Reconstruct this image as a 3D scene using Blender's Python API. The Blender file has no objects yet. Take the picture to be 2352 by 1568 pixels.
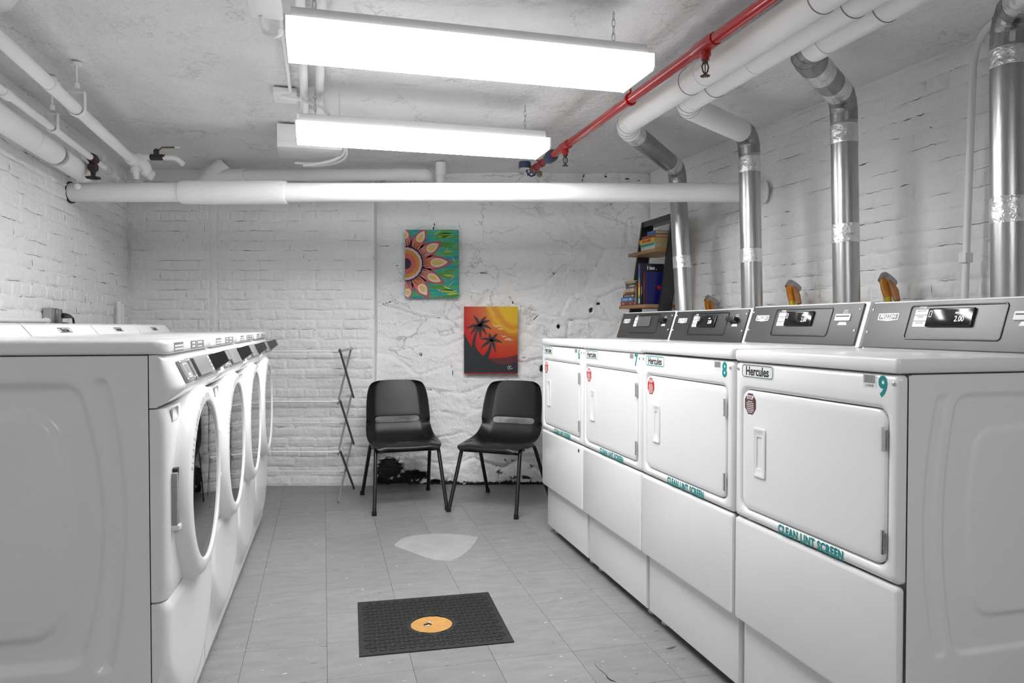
import bpy, bmesh, math, random
from math import sin, cos, pi, sqrt, atan2, radians, exp, floor
from mathutils import Vector, Matrix, noise

random.seed(7)
scene = bpy.context.scene
COL = scene.collection

# ------------------------------------------------------------------ camera
FPX, PITCH, CAMH = 1687.7, -0.0211, 1.2
PSI = 0.2616                       # machine rows and floor tiles run at this angle to the back wall's normal
cam_d = bpy.data.cameras.new('camera')
cam_d.sensor_width = 36.0
cam_d.lens = FPX / 2352.0 * 36.0
cam_d.clip_start = 0.02
cam = bpy.data.objects.new('camera', cam_d)
COL.objects.link(cam)
cam.location = (0, 0, CAMH)
cam.rotation_euler = (pi / 2 + PITCH, 0, 0)
scene.camera = cam

# ------------------------------------------------------------------ world, exposure
world = bpy.data.worlds.new('world')
scene.world = world
world.use_nodes = True
world.node_tree.nodes['Background'].inputs[0].default_value = (0.5, 0.5, 0.5, 1)
world.node_tree.nodes['Background'].inputs[1].default_value = 0.2
vs = scene.view_settings
vs.view_transform = 'Standard'
vs.look = 'None'
vs.gamma = 1.0
vs.use_curve_mapping = False
vs.exposure = 0.72
LAMP = 16.5                         # radiance of the fluorescent lenses
scene.cycles.max_bounces = 7
scene.cycles.diffuse_bounces = 5
scene.cycles.glossy_bounces = 3
scene.cycles.use_adaptive_sampling = True
scene.cycles.adaptive_threshold = 0.1
scene.cycles.adaptive_min_samples = 16
scene.cycles.caustics_reflective = False
scene.cycles.caustics_refractive = False
scene.cycles.sample_clamp_indirect = 6.0

# ------------------------------------------------------------------ coordinates
def row(X, Y, Z=0.0):
    c, s = cos(PSI), sin(PSI)
    return Vector((X * c - Y * s, X * s + Y * c, Z))

# ------------------------------------------------------------------ materials
MATS = {}
def g(v):
    return (v, v, v)
def mat(name, col, rough=0.5, metal=0.0, spec=0.5, noise_amt=0.0, noise_scale=20.0, bump=0.0, bump_scale=60.0,
        emit=0.0, coat=0.0, detail=4.0, stretch=None):
    if name in MATS:
        return MATS[name]
    m = bpy.data.materials.new(name)
    m.use_nodes = True
    nt = m.node_tree
    b = nt.nodes['Principled BSDF']
    b.inputs['Base Color'].default_value = (*col, 1)
    b.inputs['Roughness'].default_value = rough
    b.inputs['Metallic'].default_value = metal
    b.inputs['Specular IOR Level'].default_value = spec
    b.inputs['Coat Weight'].default_value = coat
    b.inputs['Coat Roughness'].default_value = 0.08
    if emit > 0:
        b.inputs['Emission Color'].default_value = (*col, 1)
        b.inputs['Emission Strength'].default_value = emit
    if noise_amt > 0 or bump > 0:
        tc = nt.nodes.new('ShaderNodeTexCoord')
        src = tc.outputs['Object']
        if stretch:
            mp = nt.nodes.new('ShaderNodeMapping')
            mp.inputs['Scale'].default_value = stretch
            nt.links.new(src, mp.inputs['Vector'])
            src = mp.outputs['Vector']
    if noise_amt > 0:
        n = nt.nodes.new('ShaderNodeTexNoise')
        n.inputs['Scale'].default_value = noise_scale
        n.inputs['Detail'].default_value = detail
        nt.links.new(src, n.inputs['Vector'])
        mx = nt.nodes.new('ShaderNodeMix')
        mx.data_type = 'RGBA'
        mx.inputs[6].default_value = (*[c * (1 - noise_amt) for c in col], 1)
        mx.inputs[7].default_value = (*[min(1, c * (1 + noise_amt * 0.6)) for c in col], 1)
        nt.links.new(n.outputs['Fac'], mx.inputs[0])
        nt.links.new(mx.outputs[2], b.inputs['Base Color'])
    if bump > 0:
        n2 = nt.nodes.new('ShaderNodeTexNoise')
        n2.inputs['Scale'].default_value = bump_scale
        n2.inputs['Detail'].default_value = detail
        nt.links.new(src, n2.inputs['Vector'])
        bp = nt.nodes.new('ShaderNodeBump')
        bp.inputs['Strength'].default_value = 1.0
        bp.inputs['Distance'].default_value = bump
        nt.links.new(n2.outputs['Fac'], bp.inputs['Height'])
        nt.links.new(bp.outputs['Normal'], b.inputs['Normal'])
    MATS[name] = m
    return m

def paint_mat(name, val, speck=0.0, bump=0.004, scale=14.0, dirt_attr=False, cracks=0.0, var=0.9):
    """whitewashed masonry: fine relief, a few dark chips, optional mould/peeled patches from a painted attribute"""
    m = bpy.data.materials.new(name)
    m.use_nodes = True
    nt = m.node_tree
    N, L = nt.nodes.new, nt.links.new
    b = nt.nodes['Principled BSDF']
    b.inputs['Roughness'].default_value = 0.62
    b.inputs['Specular IOR Level'].default_value = 0.35
    geo = N('ShaderNodeNewGeometry')
    n1 = N('ShaderNodeTexNoise'); n1.inputs['Scale'].default_value = 2.2; n1.inputs['Detail'].default_value = 4
    L(geo.outputs['Position'], n1.inputs['Vector'])
    mx = N('ShaderNodeMix'); mx.data_type = 'RGBA'
    mx.inputs[6].default_value = (*g(val * var), 1); mx.inputs[7].default_value = (*g(min(1, val * 1.06)), 1)
    L(n1.outputs['Fac'], mx.inputs[0])
    last = mx.outputs[2]
    if speck > 0:
        n2 = N('ShaderNodeTexNoise'); n2.inputs['Scale'].default_value = 9.0; n2.inputs['Detail'].default_value = 7
        n2.inputs['Roughness'].default_value = 0.72
        L(geo.outputs['Position'], n2.inputs['Vector'])
        r = N('ShaderNodeValToRGB')
        r.color_ramp.elements[0].position = 0.705; r.color_ramp.elements[0].color = (0, 0, 0, 1)
        r.color_ramp.elements[1].position = 0.735; r.color_ramp.elements[1].color = (1, 1, 1, 1)
        L(n2.outputs['Fac'], r.inputs['Fac'])
        mt = N('ShaderNodeMath'); mt.operation = 'MULTIPLY'; mt.inputs[1].default_value = speck
        L(r.outputs['Color'], mt.inputs[0])
        mx2 = N('ShaderNodeMix'); mx2.data_type = 'RGBA'
        mx2.inputs[7].default_value = (0.06, 0.06, 0.06, 1)
        L(mt.outputs[0], mx2.inputs[0]); L(last, mx2.inputs[6])
        last = mx2.outputs[2]
    if dirt_attr:
        at = N('ShaderNodeAttribute'); at.attribute_name = 'dirt'
        n3 = N('ShaderNodeTexNoise'); n3.inputs['Scale'].default_value = 32; n3.inputs['Detail'].default_value = 8
        L(geo.outputs['Position'], n3.inputs['Vector'])
        ad = N('ShaderNodeMath'); ad.operation = 'ADD'
        L(at.outputs['Fac'], ad.inputs[0]); L(n3.outputs['Fac'], ad.inputs[1])
        r2 = N('ShaderNodeValToRGB')
        r2.color_ramp.elements[0].position = 0.86; r2.color_ramp.elements[0].color = (0, 0, 0, 1)
        r2.color_ramp.elements[1].position = 1.0; r2.color_ramp.elements[1].color = (1, 1, 1, 1)
        L(ad.outputs[0], r2.inputs['Fac'])
        mx3 = N('ShaderNodeMix'); mx3.data_type = 'RGBA'
        mx3.inputs[7].default_value = (0.012, 0.012, 0.012, 1)
        L(r2.outputs['Color'], mx3.inputs[0]); L(last, mx3.inputs[6])
        last = mx3.outputs[2]
    if cracks > 0:
        wn = N('ShaderNodeTexNoise'); wn.inputs['Scale'].default_value = 3.5; wn.inputs['Detail'].default_value = 7; wn.inputs['Roughness'].default_value = 0.68
        L(geo.outputs['Position'], wn.inputs['Vector'])
        vm = N('ShaderNodeVectorMath'); vm.operation = 'MULTIPLY_ADD'; vm.inputs[1].default_value = (0.42, 0.42, 0.30); 
        L(wn.outputs['Color'], vm.inputs[0]); L(geo.outputs['Position'], vm.inputs[2])
        mpp = N('ShaderNodeMapping'); mpp.inputs['Scale'].default_value = (1.0, 0.3, 1.9); L(vm.outputs[0], mpp.inputs['Vector'])
        vo = N('ShaderNodeTexVoronoi'); vo.feature = 'DISTANCE_TO_EDGE'; vo.inputs['Scale'].default_value = 3.4; L(mpp.outputs[0], vo.inputs['Vector'])
        r5 = N('ShaderNodeValToRGB'); r5.color_ramp.elements[0].position = 0.0; r5.color_ramp.elements[0].color = (1, 1, 1, 1); r5.color_ramp.elements[1].position = 0.022; r5.color_ramp.elements[1].color = (0, 0, 0, 1)
        L(vo.outputs['Distance'], r5.inputs['Fac'])
        mk = N('ShaderNodeTexNoise'); mk.inputs['Scale'].default_value = 2.6; mk.inputs['Detail'].default_value = 3; L(geo.outputs['Position'], mk.inputs['Vector'])
        r6 = N('ShaderNodeValToRGB'); r6.color_ramp.elements[0].position = 0.45; r6.color_ramp.elements[0].color = (0, 0, 0, 1); r6.color_ramp.elements[1].position = 0.60; r6.color_ramp.elements[1].color = (1, 1, 1, 1)
        L(mk.outputs['Fac'], r6.inputs['Fac'])
        cm = N('ShaderNodeMath'); cm.operation = 'MULTIPLY'; L(r5.outputs['Color'], cm.inputs[0]); L(r6.outputs['Color'], cm.inputs[1])
        cm2 = N('ShaderNodeMath'); cm2.operation = 'MULTIPLY'; cm2.inputs[1].default_value = cracks; L(cm.outputs[0], cm2.inputs[0])
        mx4 = N('ShaderNodeMix'); mx4.data_type = 'RGBA'; mx4.inputs[7].default_value = (0.10, 0.10, 0.10, 1)
        L(cm2.outputs[0], mx4.inputs[0]); L(last, mx4.inputs[6]); last = mx4.outputs[2]
    L(last, b.inputs['Base Color'])
    n4 = N('ShaderNodeTexNoise'); n4.inputs['Scale'].default_value = scale; n4.inputs['Detail'].default_value = 5
    n4.inputs['Roughness'].default_value = 0.62
    L(geo.outputs['Position'], n4.inputs['Vector'])
    bp = N('ShaderNodeBump'); bp.inputs['Strength'].default_value = 1.0; bp.inputs['Distance'].default_value = bump
    L(n4.outputs['Fac'], bp.inputs['Height']); L(bp.outputs['Normal'], b.inputs['Normal'])
    MATS[name] = m
    return m

M_BRICK = paint_mat('painted_brick', 0.88, speck=0.8, bump=0.012, scale=18)
M_RUBBLE = paint_mat('painted_rubble', 0.91, speck=0.8, bump=0.022, scale=15, dirt_attr=True, cracks=0.6)
M_CEIL = paint_mat('ceiling_plaster', 0.86, speck=0.7, bump=0.035, scale=7, cracks=0.35, var=0.80)
M_PIPE = paint_mat('painted_pipe', 0.86, speck=0.35, bump=0.002, scale=40)
M_WHITE = mat('white_enamel', g(0.83), 0.25, spec=0.5, coat=0.15)
M_WHITE2 = mat('white_plastic', g(0.80), 0.32)
M_GREYW = mat('grey_white_plastic', g(0.62), 0.35)
M_STEEL = mat('galvanised_steel', g(0.50), 0.30, metal=1.0, noise_amt=0.25, noise_scale=30, stretch=(1, 1, 0.15), bump=0.0006, bump_scale=90)
M_STEELD = mat('elbow_steel', g(0.36), 0.36, metal=1.0, noise_amt=0.3, noise_scale=18, bump=0.001, bump_scale=60)
M_TAPE = mat('foil_tape', g(0.80), 0.25, metal=0.85, bump=0.010, bump_scale=26, detail=6)
M_CHROME = mat('chrome', g(0.75), 0.12, metal=1.0)
M_ALU = mat('aluminium_tube', g(0.42), 0.35, metal=0.8)
M_ALUD = mat('dark_aluminium_tube', g(0.22), 0.4, metal=0.7)
M_BLACK = mat('black_plastic', g(0.007), 0.30, bump=0.0004, bump_scale=900, detail=2)
M_BLACKM = mat('black_metal', g(0.010), 0.28)
M_RUBBER = mat('black_rubber', g(0.007), 0.6, noise_amt=0.5, noise_scale=9, bump=0.0008, bump_scale=200)
M_DARK = mat('dark_gap', g(0.01), 0.8)
M_IRON = mat('rusty_valve', (0.035, 0.024, 0.02), 0.6, bump=0.002, bump_scale=120)
M_RED = mat('red_pipe_paint', (0.40, 0.008, 0.010), 0.25, coat=0.2)
M_REDD = mat('dull_red_paint', (0.30, 0.02, 0.03), 0.4)
M_TEAL = mat('teal_vinyl', (0.0, 0.26, 0.25), 0.4)
M_TEXT = mat('black_print', g(0.012), 0.5)
M_GTEXT = mat('grey_print', g(0.22), 0.5)
M_STICK = mat('white_sticker', g(0.80), 0.4)
M_GREYST = mat('grey_sticker', g(0.22), 0.45)
M_STOP = mat('stop_sticker_red', (0.55, 0.012, 0.012), 0.4)
M_STOPB = mat('stop_sticker_faded', (0.10, 0.035, 0.035), 0.4)
M_CONS = mat('charcoal_panel', g(0.050), 0.38, metal=0.3, bump=0.0003, bump_scale=800)
M_CONS9 = mat('brushed_grey_panel', g(0.17), 0.42, metal=0.5, bump=0.0003, bump_scale=800)
M_CONS8 = mat('mid_grey_panel', g(0.10), 0.40, metal=0.4, bump=0.0003, bump_scale=800)
M_DISP = mat('display_black', g(0.006), 0.12)
M_SEG = mat('display_digit', g(0.75), 0.5, emit=0.6)
M_PANEL = mat('washer_panel_grey', g(0.30), 0.4, metal=0.2)
M_GLASS = mat('door_glass', g(0.40), 0.03, metal=1.0)

M_WOOD = mat('shelf_wood', (0.30, 0.17, 0.07), 0.5, noise_amt=0.25, noise_scale=12, stretch=(1, 8, 8))
M_PLUG = mat('orange_board', (0.52, 0.27, 0.07), 0.8, noise_amt=0.4, noise_scale=30, bump=0.003, bump_scale=70)
M_CONC = mat('concrete_patch', g(0.33), 0.9, noise_amt=0.22, noise_scale=9, bump=0.004, bump_scale=30)
M_CRACK = mat('crack_dirt', g(0.17), 0.9)
M_GROUT = mat('floor_underlay', g(0.06), 0.9)
M_NAVY = mat('navy_paint', (0.035, 0.05, 0.11), 0.4)
M_YTAG = mat('yellow_tag', (0.60, 0.48, 0.16), 0.5)
M_ORANGE = mat('orange_hose', (0.62, 0.22, 0.01), 0.4)
M_YELLOW = mat('yellow_hose', (0.65, 0.45, 0.01), 0.4)
M_PAGES = mat('book_pages', (0.52, 0.38, 0.20), 0.8, noise_amt=0.15, noise_scale=60)
M_BRASS = mat('old_brass', (0.16, 0.15, 0.09), 0.4, metal=0.6)

def tile_mat():
    m = bpy.data.materials.new('vinyl_tile')
    m.use_nodes = True
    nt = m.node_tree
    N, L = nt.nodes.new, nt.links.new
    b = nt.nodes['Principled BSDF']
    b.inputs['Roughness'].default_value = 0.42
    b.inputs['Specular IOR Level'].default_value = 0.4
    tc = N('ShaderNodeTexCoord'); oi = N('ShaderNodeObjectInfo')
    off = N('ShaderNodeVectorMath'); off.operation = 'ADD'
    sc = N('ShaderNodeVectorMath'); sc.operation = 'SCALE'; sc.inputs['Scale'].default_value = 37.0
    cb = N('ShaderNodeCombineXYZ')
    L(oi.outputs['Random'], cb.inputs[0]); L(oi.outputs['Random'], cb.inputs[1])
    L(cb.outputs[0], sc.inputs[0]); L(sc.outputs[0], off.inputs[0]); L(tc.outputs['Object'], off.inputs[1])
    mp = N('ShaderNodeMapping'); mp.inputs['Scale'].default_value = (1.0, 2.6, 1.0)
    L(off.outputs[0], mp.inputs['Vector'])
    n1 = N('ShaderNodeTexNoise'); n1.inputs['Scale'].default_value = 9; n1.inputs['Detail'].default_value = 6
    L(mp.outputs[0], n1.inputs['Vector'])
    r1 = N('ShaderNodeValToRGB')
    r1.color_ramp.elements[0].position = 0.3; r1.color_ramp.elements[0].color = (*g(0.21), 1)
    r1.color_ramp.elements[1].position = 0.7; r1.color_ramp.elements[1].color = (*g(0.262), 1)
    L(n1.outputs['Fac'], r1.inputs['Fac'])
    last = r1.outputs['Color']
    for scale, lo, hi, colr, a in ((26, 0.715, 0.73, 0.75, 0.9), (30, 0.695, 0.72, 0.05, 0.8), (11, 0.735, 0.75, 0.04, 0.8)):
        n = N('ShaderNodeTexNoise'); n.inputs['Scale'].default_value = scale; n.inputs['Detail'].default_value = 3
        ofs = N('ShaderNodeVectorMath'); ofs.operation = 'ADD'; ofs.inputs[1].default_value = (scale * 3.1, scale * 1.7, colr * 40)
        L(mp.outputs[0], ofs.inputs[0]); L(ofs.outputs[0], n.inputs['Vector'])
        r = N('ShaderNodeValToRGB')
        r.color_ramp.elements[0].position = lo; r.color_ramp.elements[0].color = (0, 0, 0, 1)
        r.color_ramp.elements[1].position = hi; r.color_ramp.elements[1].color = (a, a, a, 1)
        L(n.outputs['Fac'], r.inputs['Fac'])
        mx = N('ShaderNodeMix'); mx.data_type = 'RGBA'; mx.inputs[7].default_value = (*g(colr), 1)
        L(r.outputs['Color'], mx.inputs[0]); L(last, mx.inputs[6])
        last = mx.outputs[2]
    hv = N('ShaderNodeHueSaturation'); 
    mr = N('ShaderNodeMapRange'); mr.inputs['To Min'].default_value = 0.93; mr.inputs['To Max'].default_value = 1.05
    L(oi.outputs['Random'], mr.inputs['Value']); L(mr.outputs[0], hv.inputs['Value']); L(last, hv.inputs['Color'])
    L(hv.outputs[0], b.inputs['Base Color'])
    return m
M_TILE = tile_mat()

def lens_mat(name='lit_lens', k=1.0):
    """lit prismatic lens: emission with a fine prism grid; two tubes show as brighter bands along it"""
    m = bpy.data.materials.new(name)
    m.use_nodes = True
    nt = m.node_tree
    N, L = nt.nodes.new, nt.links.new
    b = nt.nodes['Principled BSDF']
    b.inputs['Base Color'].default_value = (0.8, 0.8, 0.8, 1)
    b.inputs['Roughness'].default_value = 0.4
    b.inputs['Emission Color'].default_value = (1, 1, 1, 1)
    b.inputs['Emission Strength'].default_value = LAMP * k
    return m
M_LENS = lens_mat()
M_LENS_SIDE = lens_mat('lit_lens_side', 0.22)

# ------------------------------------------------------------------ mesh builder
class MB:
    def __init__(self):
        self.v, self.f = [], []
    def add(self, vs, fs):
        o = len(self.v)
        self.v += [tuple(p) for p in vs]
        self.f += [tuple(i + o for i in q) for q in fs]
        return self
    def box(self, x0, x1, y0, y1, z0, z1):
        return self.add([(x0, y0, z0), (x1, y0, z0), (x1, y1, z0), (x0, y1, z0), (x0, y0, z1), (x1, y0, z1), (x1, y1, z1), (x0, y1, z1)],
                        [(0, 3, 2, 1), (4, 5, 6, 7), (0, 1, 5, 4), (1, 2, 6, 5), (2, 3, 7, 6), (3, 0, 4, 7)])
    def loft(self, loops, cap0=True, cap1=True, closed=False):
        n = len(loops[0]); vs = []; fs = []
        for l in loops:
            vs += l
        k = len(loops)
        for a in range(k if closed else k - 1):
            b_ = (a + 1) % k
            for i in range(n):
                j = (i + 1) % n
                fs.append((a * n + i, a * n + j, b_ * n + j, b_ * n + i))
        if not closed:
            if cap0: fs.append(tuple(reversed(range(n))))
            if cap1: fs.append(tuple((k - 1) * n + i for i in range(n)))
        return self.add(vs, fs)
    def rbox(self, x0, x1, y0, y1, z0, z1, r=0.01, e=0.003, axis='y', n=4):
        if axis == 'y': a0, a1, b0, b1, c0, c1 = x0, x1, z0, z1, y0, y1; mk = lambda a, b, c: (a, c, b)
        elif axis == 'z': a0, a1, b0, b1, c0, c1 = x0, x1, y0, y1, z0, z1; mk = lambda a, b, c: (a, b, c)
        else: a0, a1, b0, b1, c0, c1 = y0, y1, z0, z1, x0, x1; mk = lambda a, b, c: (c, a, b)
        loops = []
        for ins, c in ((e, c0), (e * 0.3, c0 + e * 0.3), (0, c0 + e), (0, c1 - e), (e * 0.3, c1 - e * 0.3), (e, c1)):
            loops.append([mk(p[0], p[1], c) for p in rr(a0 + ins, a1 - ins, b0 + ins, b1 - ins, max(r - ins * 0.5, 0.0005), n)])
        return self.loft(loops)
    def tube(self, path, r, n=12, cap=True, closed=False):
        P = [Vector(p) for p in path]; k = len(P)
        rad = r if isinstance(r, (list, tuple)) else [r] * k
        T = []
        for i in range(k):
            if closed: d = P[(i + 1) % k] - P[i - 1]
            else: d = P[min(i + 1, k - 1)] - P[max(i - 1, 0)]
            T.append(d.normalized() if d.length > 1e-9 else Vector((0, 0, 1)))
        ref = Vector((0, 0, 1)) if abs(T[0].z) < 0.9 else Vector((1, 0, 0))
        nn = (ref - T[0] * ref.dot(T[0])).normalized()
        loops = []
        for i in range(k):
            nn = (nn - T[i] * nn.dot(T[i]))
            nn = nn.normalized() if nn.length > 1e-6 else T[i].orthogonal().normalized()
            bb = T[i].cross(nn)
            loops.append([tuple(P[i] + (nn * cos(2 * pi * q / n) + bb * sin(2 * pi * q / n)) * rad[i]) for q in range(n)])
        return self.loft(loops, cap, cap, closed)
    def cyl(self, p0, p1, r, n=16, r1=None):
        return self.tube([p0, p1], [r, r if r1 is None else r1], n)
    def lathe(self, prof, n=32, org=(0, 0, 0), axis='z', cap0=True, cap1=True):
        loops = []
        for (r, h) in prof:
            lp = []
            for q in range(n):
                a = 2 * pi * q / n
                if axis == 'z': p = (org[0] + r * cos(a), org[1] + r * sin(a), org[2] + h)
                elif axis == 'y': p = (org[0] + r * cos(a), org[1] + h, org[2] + r * sin(a))
                else: p = (org[0] + h, org[1] + r * cos(a), org[2] + r * sin(a))
                lp.append(p)
            loops.append(lp)
        return self.loft(loops, cap0, cap1)
    def grid(self, fn, nu, nv, skip=None):
        vs = [fn(i / nu, j / nv) for j in range(nv + 1) for i in range(nu + 1)]
        fs = []
        for j in range(nv):
            for i in range(nu):
                if skip and skip(i, j): continue
                a = j * (nu + 1) + i
                fs.append((a, a + 1, a + nu + 2, a + nu + 1))
        return self.add(vs, fs)
    def prism(self, pts, y0, y1):
        """outline in x,z extruded along y"""
        return self.loft([[(p[0], y0, p[1]) for p in pts], [(p[0], y1, p[1]) for p in pts]])
    def mesh(self, name, ang=35, recalc=True):
        me = bpy.data.meshes.new(name)
        me.from_pydata(self.v, [], self.f)
        if recalc:
            bm = bmesh.new(); bm.from_mesh(me)
            bmesh.ops.recalc_face_normals(bm, faces=bm.faces)
            bm.to_mesh(me); bm.free()
        if ang:
            me.polygons.foreach_set('use_smooth', [True] * len(me.polygons))
            me.set_sharp_from_angle(angle=radians(ang))
        return me
    def obj(self, name, m, parent=None, loc=(0, 0, 0), rot=(0, 0, 0), ang=35, label=None, recalc=True):
        return link(name, self.mesh(name, ang, recalc), m, parent, loc, rot, label)

def rr(a0, a1, b0, b1, r, n=4):
    r = min(r, (a1 - a0) / 2 - 1e-5, (b1 - b0) / 2 - 1e-5)
    pts = []
    for (cx, cy, s) in ((a1 - r, b0 + r, -pi / 2), (a1 - r, b1 - r, 0), (a0 + r, b1 - r, pi / 2), (a0 + r, b0 + r, pi)):
        for q in range(n + 1):
            t = s + pi / 2 * q / n
            pts.append((cx + r * cos(t), cy + r * sin(t)))
    return pts

def link(name, me, m, parent=None, loc=(0, 0, 0), rot=(0, 0, 0), label=None):
    if m is not None and not me.materials:
        me.materials.append(m)
    o = bpy.data.objects.new(name, me)
    COL.objects.link(o)
    o.location = loc; o.rotation_euler = rot
    if parent is not None: o.parent = parent
    if label: o['label'] = label
    if m is not None and me.materials[0] != m:
        o.material_slots[0].link = 'OBJECT'; o.material_slots[0].material = m
    return o

def thing(name, label, cat, loc=(0, 0, 0), rotz=0.0, group=None):
    o = bpy.data.objects.new(name, None)
    COL.objects.link(o)
    o.location = loc; o.rotation_euler = (0, 0, rotz)
    o.empty_display_size = 0.05
    return tag(o, label, cat, group)

def tag(o, label, cat, group=None):
    o['label'] = label; o['category'] = cat
    if group: o['group'] = group
    return o

def struct(o):
    o['kind'] = 'structure'
    return o

TXT = {}
def text(s, size, m, parent, loc, rot=(pi / 2, 0, 0), sx=1.0, bold=0.0, align='CENTER', name='lettering', ext=0.0002, space=1.0):
    key = (s, round(size, 5), sx, bold, align, space)
    if key not in TXT:
        c = bpy.data.curves.new('t', 'FONT')
        c.body = s; c.size = size; c.align_x = align; c.align_y = 'CENTER'
        c.offset = bold; c.extrude = ext; c.resolution_u = 3; c.space_character = space
        ob = bpy.data.objects.new('t', c)
        me = bpy.data.meshes.new_from_object(ob)
        me.name = name
        for v in me.vertices: v.co.x *= sx
        bpy.data.objects.remove(ob); bpy.data.curves.remove(c)
        me.materials.clear()
        TXT[key] = me
    return link(name, TXT[key], m, parent, loc, rot)

def fillet(pts, r, n=6):
    P = [Vector(p) for p in pts]; out = [P[0]]
    for i in range(1, len(P) - 1):
        a, b, c = P[i - 1], P[i], P[i + 1]
        d0 = (a - b); d1 = (c - b)
        rr_ = min(r, d0.length * 0.49, d1.length * 0.49)
        s, e = b + d0.normalized() * rr_, b + d1.normalized() * rr_
        for q in range(n + 1):
            t = q / n
            out.append(s * (1 - t) ** 2 + b * 2 * t * (1 - t) + e * t * t)
    out.append(P[-1])
    return out

def sstep(e0, e1, x):
    t = max(0.0, min(1.0, (x - e0) / (e1 - e0)))
    return t * t * (3 - 2 * t)

# ================================================================== STRUCTURE
ZC = 2.35
# ---- floor
fl = MB().box(-4.2, 3.6, -3.2, 6.6, -0.1, -0.003).obj('floor', M_GROUT, ang=0)
struct(fl)
TA, TX0, TY0, TS = 0.0106, -0.286, 4.01, 0.2923
tile_me = MB().rbox(-TS / 2 + 0.0005, TS / 2 - 0.0005, -TS / 2 + 0.0005, TS / 2 - 0.0005, -0.003, 0, r=0.001, e=0.0006, axis='z', n=1).mesh('floor_tile', 20)
for i in range(-5, 10):
    for j in range(-8, 11):
        a, b = TX0 + (i + 0.5) * TS, TY0 - (j + 0.5) * TS
        p = row(a * cos(TA) + b * sin(TA), -a * sin(TA) + b * cos(TA))
        X = a * cos(TA) + b * sin(TA)
        if p.y > 5.72 or X < -1.5 or X > 2.6: continue
        if (X < -0.85 and b < 5.0) or (X > 1.75 and b < 4.3): continue
        o = link('floor_tile', tile_me, M_TILE, fl, (p.x, p.y, 0), (0, 0, PSI - TA + random.choice((0, 0, pi))))
# concrete patch let into the tiles, raised a little and rough edged
pp = [(-0.649, 3.986), (-0.636, 4.07), (-0.621, 4.132), (-0.562, 4.19), (-0.41, 4.219), (-0.322, 4.208), (-0.25, 4.18), (-0.189, 4.143), (-0.205, 4.03), (-0.22, 3.941),
      (-0.258, 3.811), (-0.307, 3.723), (-0.352, 3.727), (-0.403, 3.74), (-0.464, 3.793), (-0.55, 3.884)]
cx = sum(p[0] for p in pp) / len(pp); cy = sum(p[1] for p in pp) / len(pp)
ring = []
for i in range(len(pp)):
    a, b = Vector(pp[i]), Vector(pp[(i + 1) % len(pp)])
    for q in range(5):
        v = a.lerp(b, q / 5)
        k = 1 + 0.03 * noise.noise(Vector((v.x * 30, v.y * 30, 1)))
        ring.append((cx + (v.x - cx) * k, cy + (v.y - cy) * k))
m_ = MB()
loops = [[(p[0], p[1], -0.002) for p in ring]]
for k, z in ((0.99, 0.003), (0.96, 0.004), (0.75, 0.0025), (0.4, 0.0018), (0.1, 0.0015)):
    loops.append([(cx + (p[0] - cx) * k, cy + (p[1] - cy) * k, z + 0.0006 * noise.noise(Vector((p[0] * 40, p[1] * 40, k * 9)))) for p in ring])
m_.loft(loops)
m_.obj('concrete_patch', M_CONC, fl, label='rough light grey concrete patch')
# crack in the tile at the front
ck = [(1366, 1523), (1372, 1533), (1382, 1541), (1392, 1549), (1396, 1557), (1405, 1563), (1416, 1566)]
def onz(px, py, z):
    u = (px - 1176) / FPX; v = -(py - 784) / FPX
    d = Vector((u, cos(PITCH) - v * sin(PITCH), sin(PITCH) + v * cos(PITCH)))
    return Vector((0, 0, CAMH)) + d * ((z - CAMH) / d.z)
def onX(px, py, X):
    u = (px - 1176) / FPX; v = -(py - 784) / FPX
    d = Vector((u, cos(PITCH) - v * sin(PITCH), sin(PITCH) + v * cos(PITCH)))
    t = X / (d.x * cos(PSI) + d.y * sin(PSI))
    return Vector((0, 0, CAMH)) + d * t
def at(px, py, Y):
    u = (px - 1176) / FPX; v = -(py - 784) / FPX
    d = Vector((u, cos(PITCH) - v * sin(PITCH), sin(PITCH) + v * cos(PITCH)))
    return Vector((0, 0, CAMH)) + d * (Y / d.y)
cp = [onz(p[0], p[1], 0) for p in ck]
MB().tube(cp, [0.0006, 0.001, 0.0014, 0.0012, 0.0026, 0.003, 0.001], 5).obj('tile_crack', M_DARK, fl, ang=0)

# ---- walls (each wall's frame: x along the wall, front at y=0 facing -y, z up)
def wall_frame(name, p0, p1, z1, m, thick=0.15, zlo=0.0):
    d = Vector((p1[0] - p0[0], p1[1] - p0[1]))
    o = MB().box(0, d.length, 0, thick, zlo, z1).obj(name, m, None, (p0[0], p0[1], 0), (0, 0, atan2(d.y, d.x)), ang=0)
    struct(o)
    return o, d.length

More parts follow.
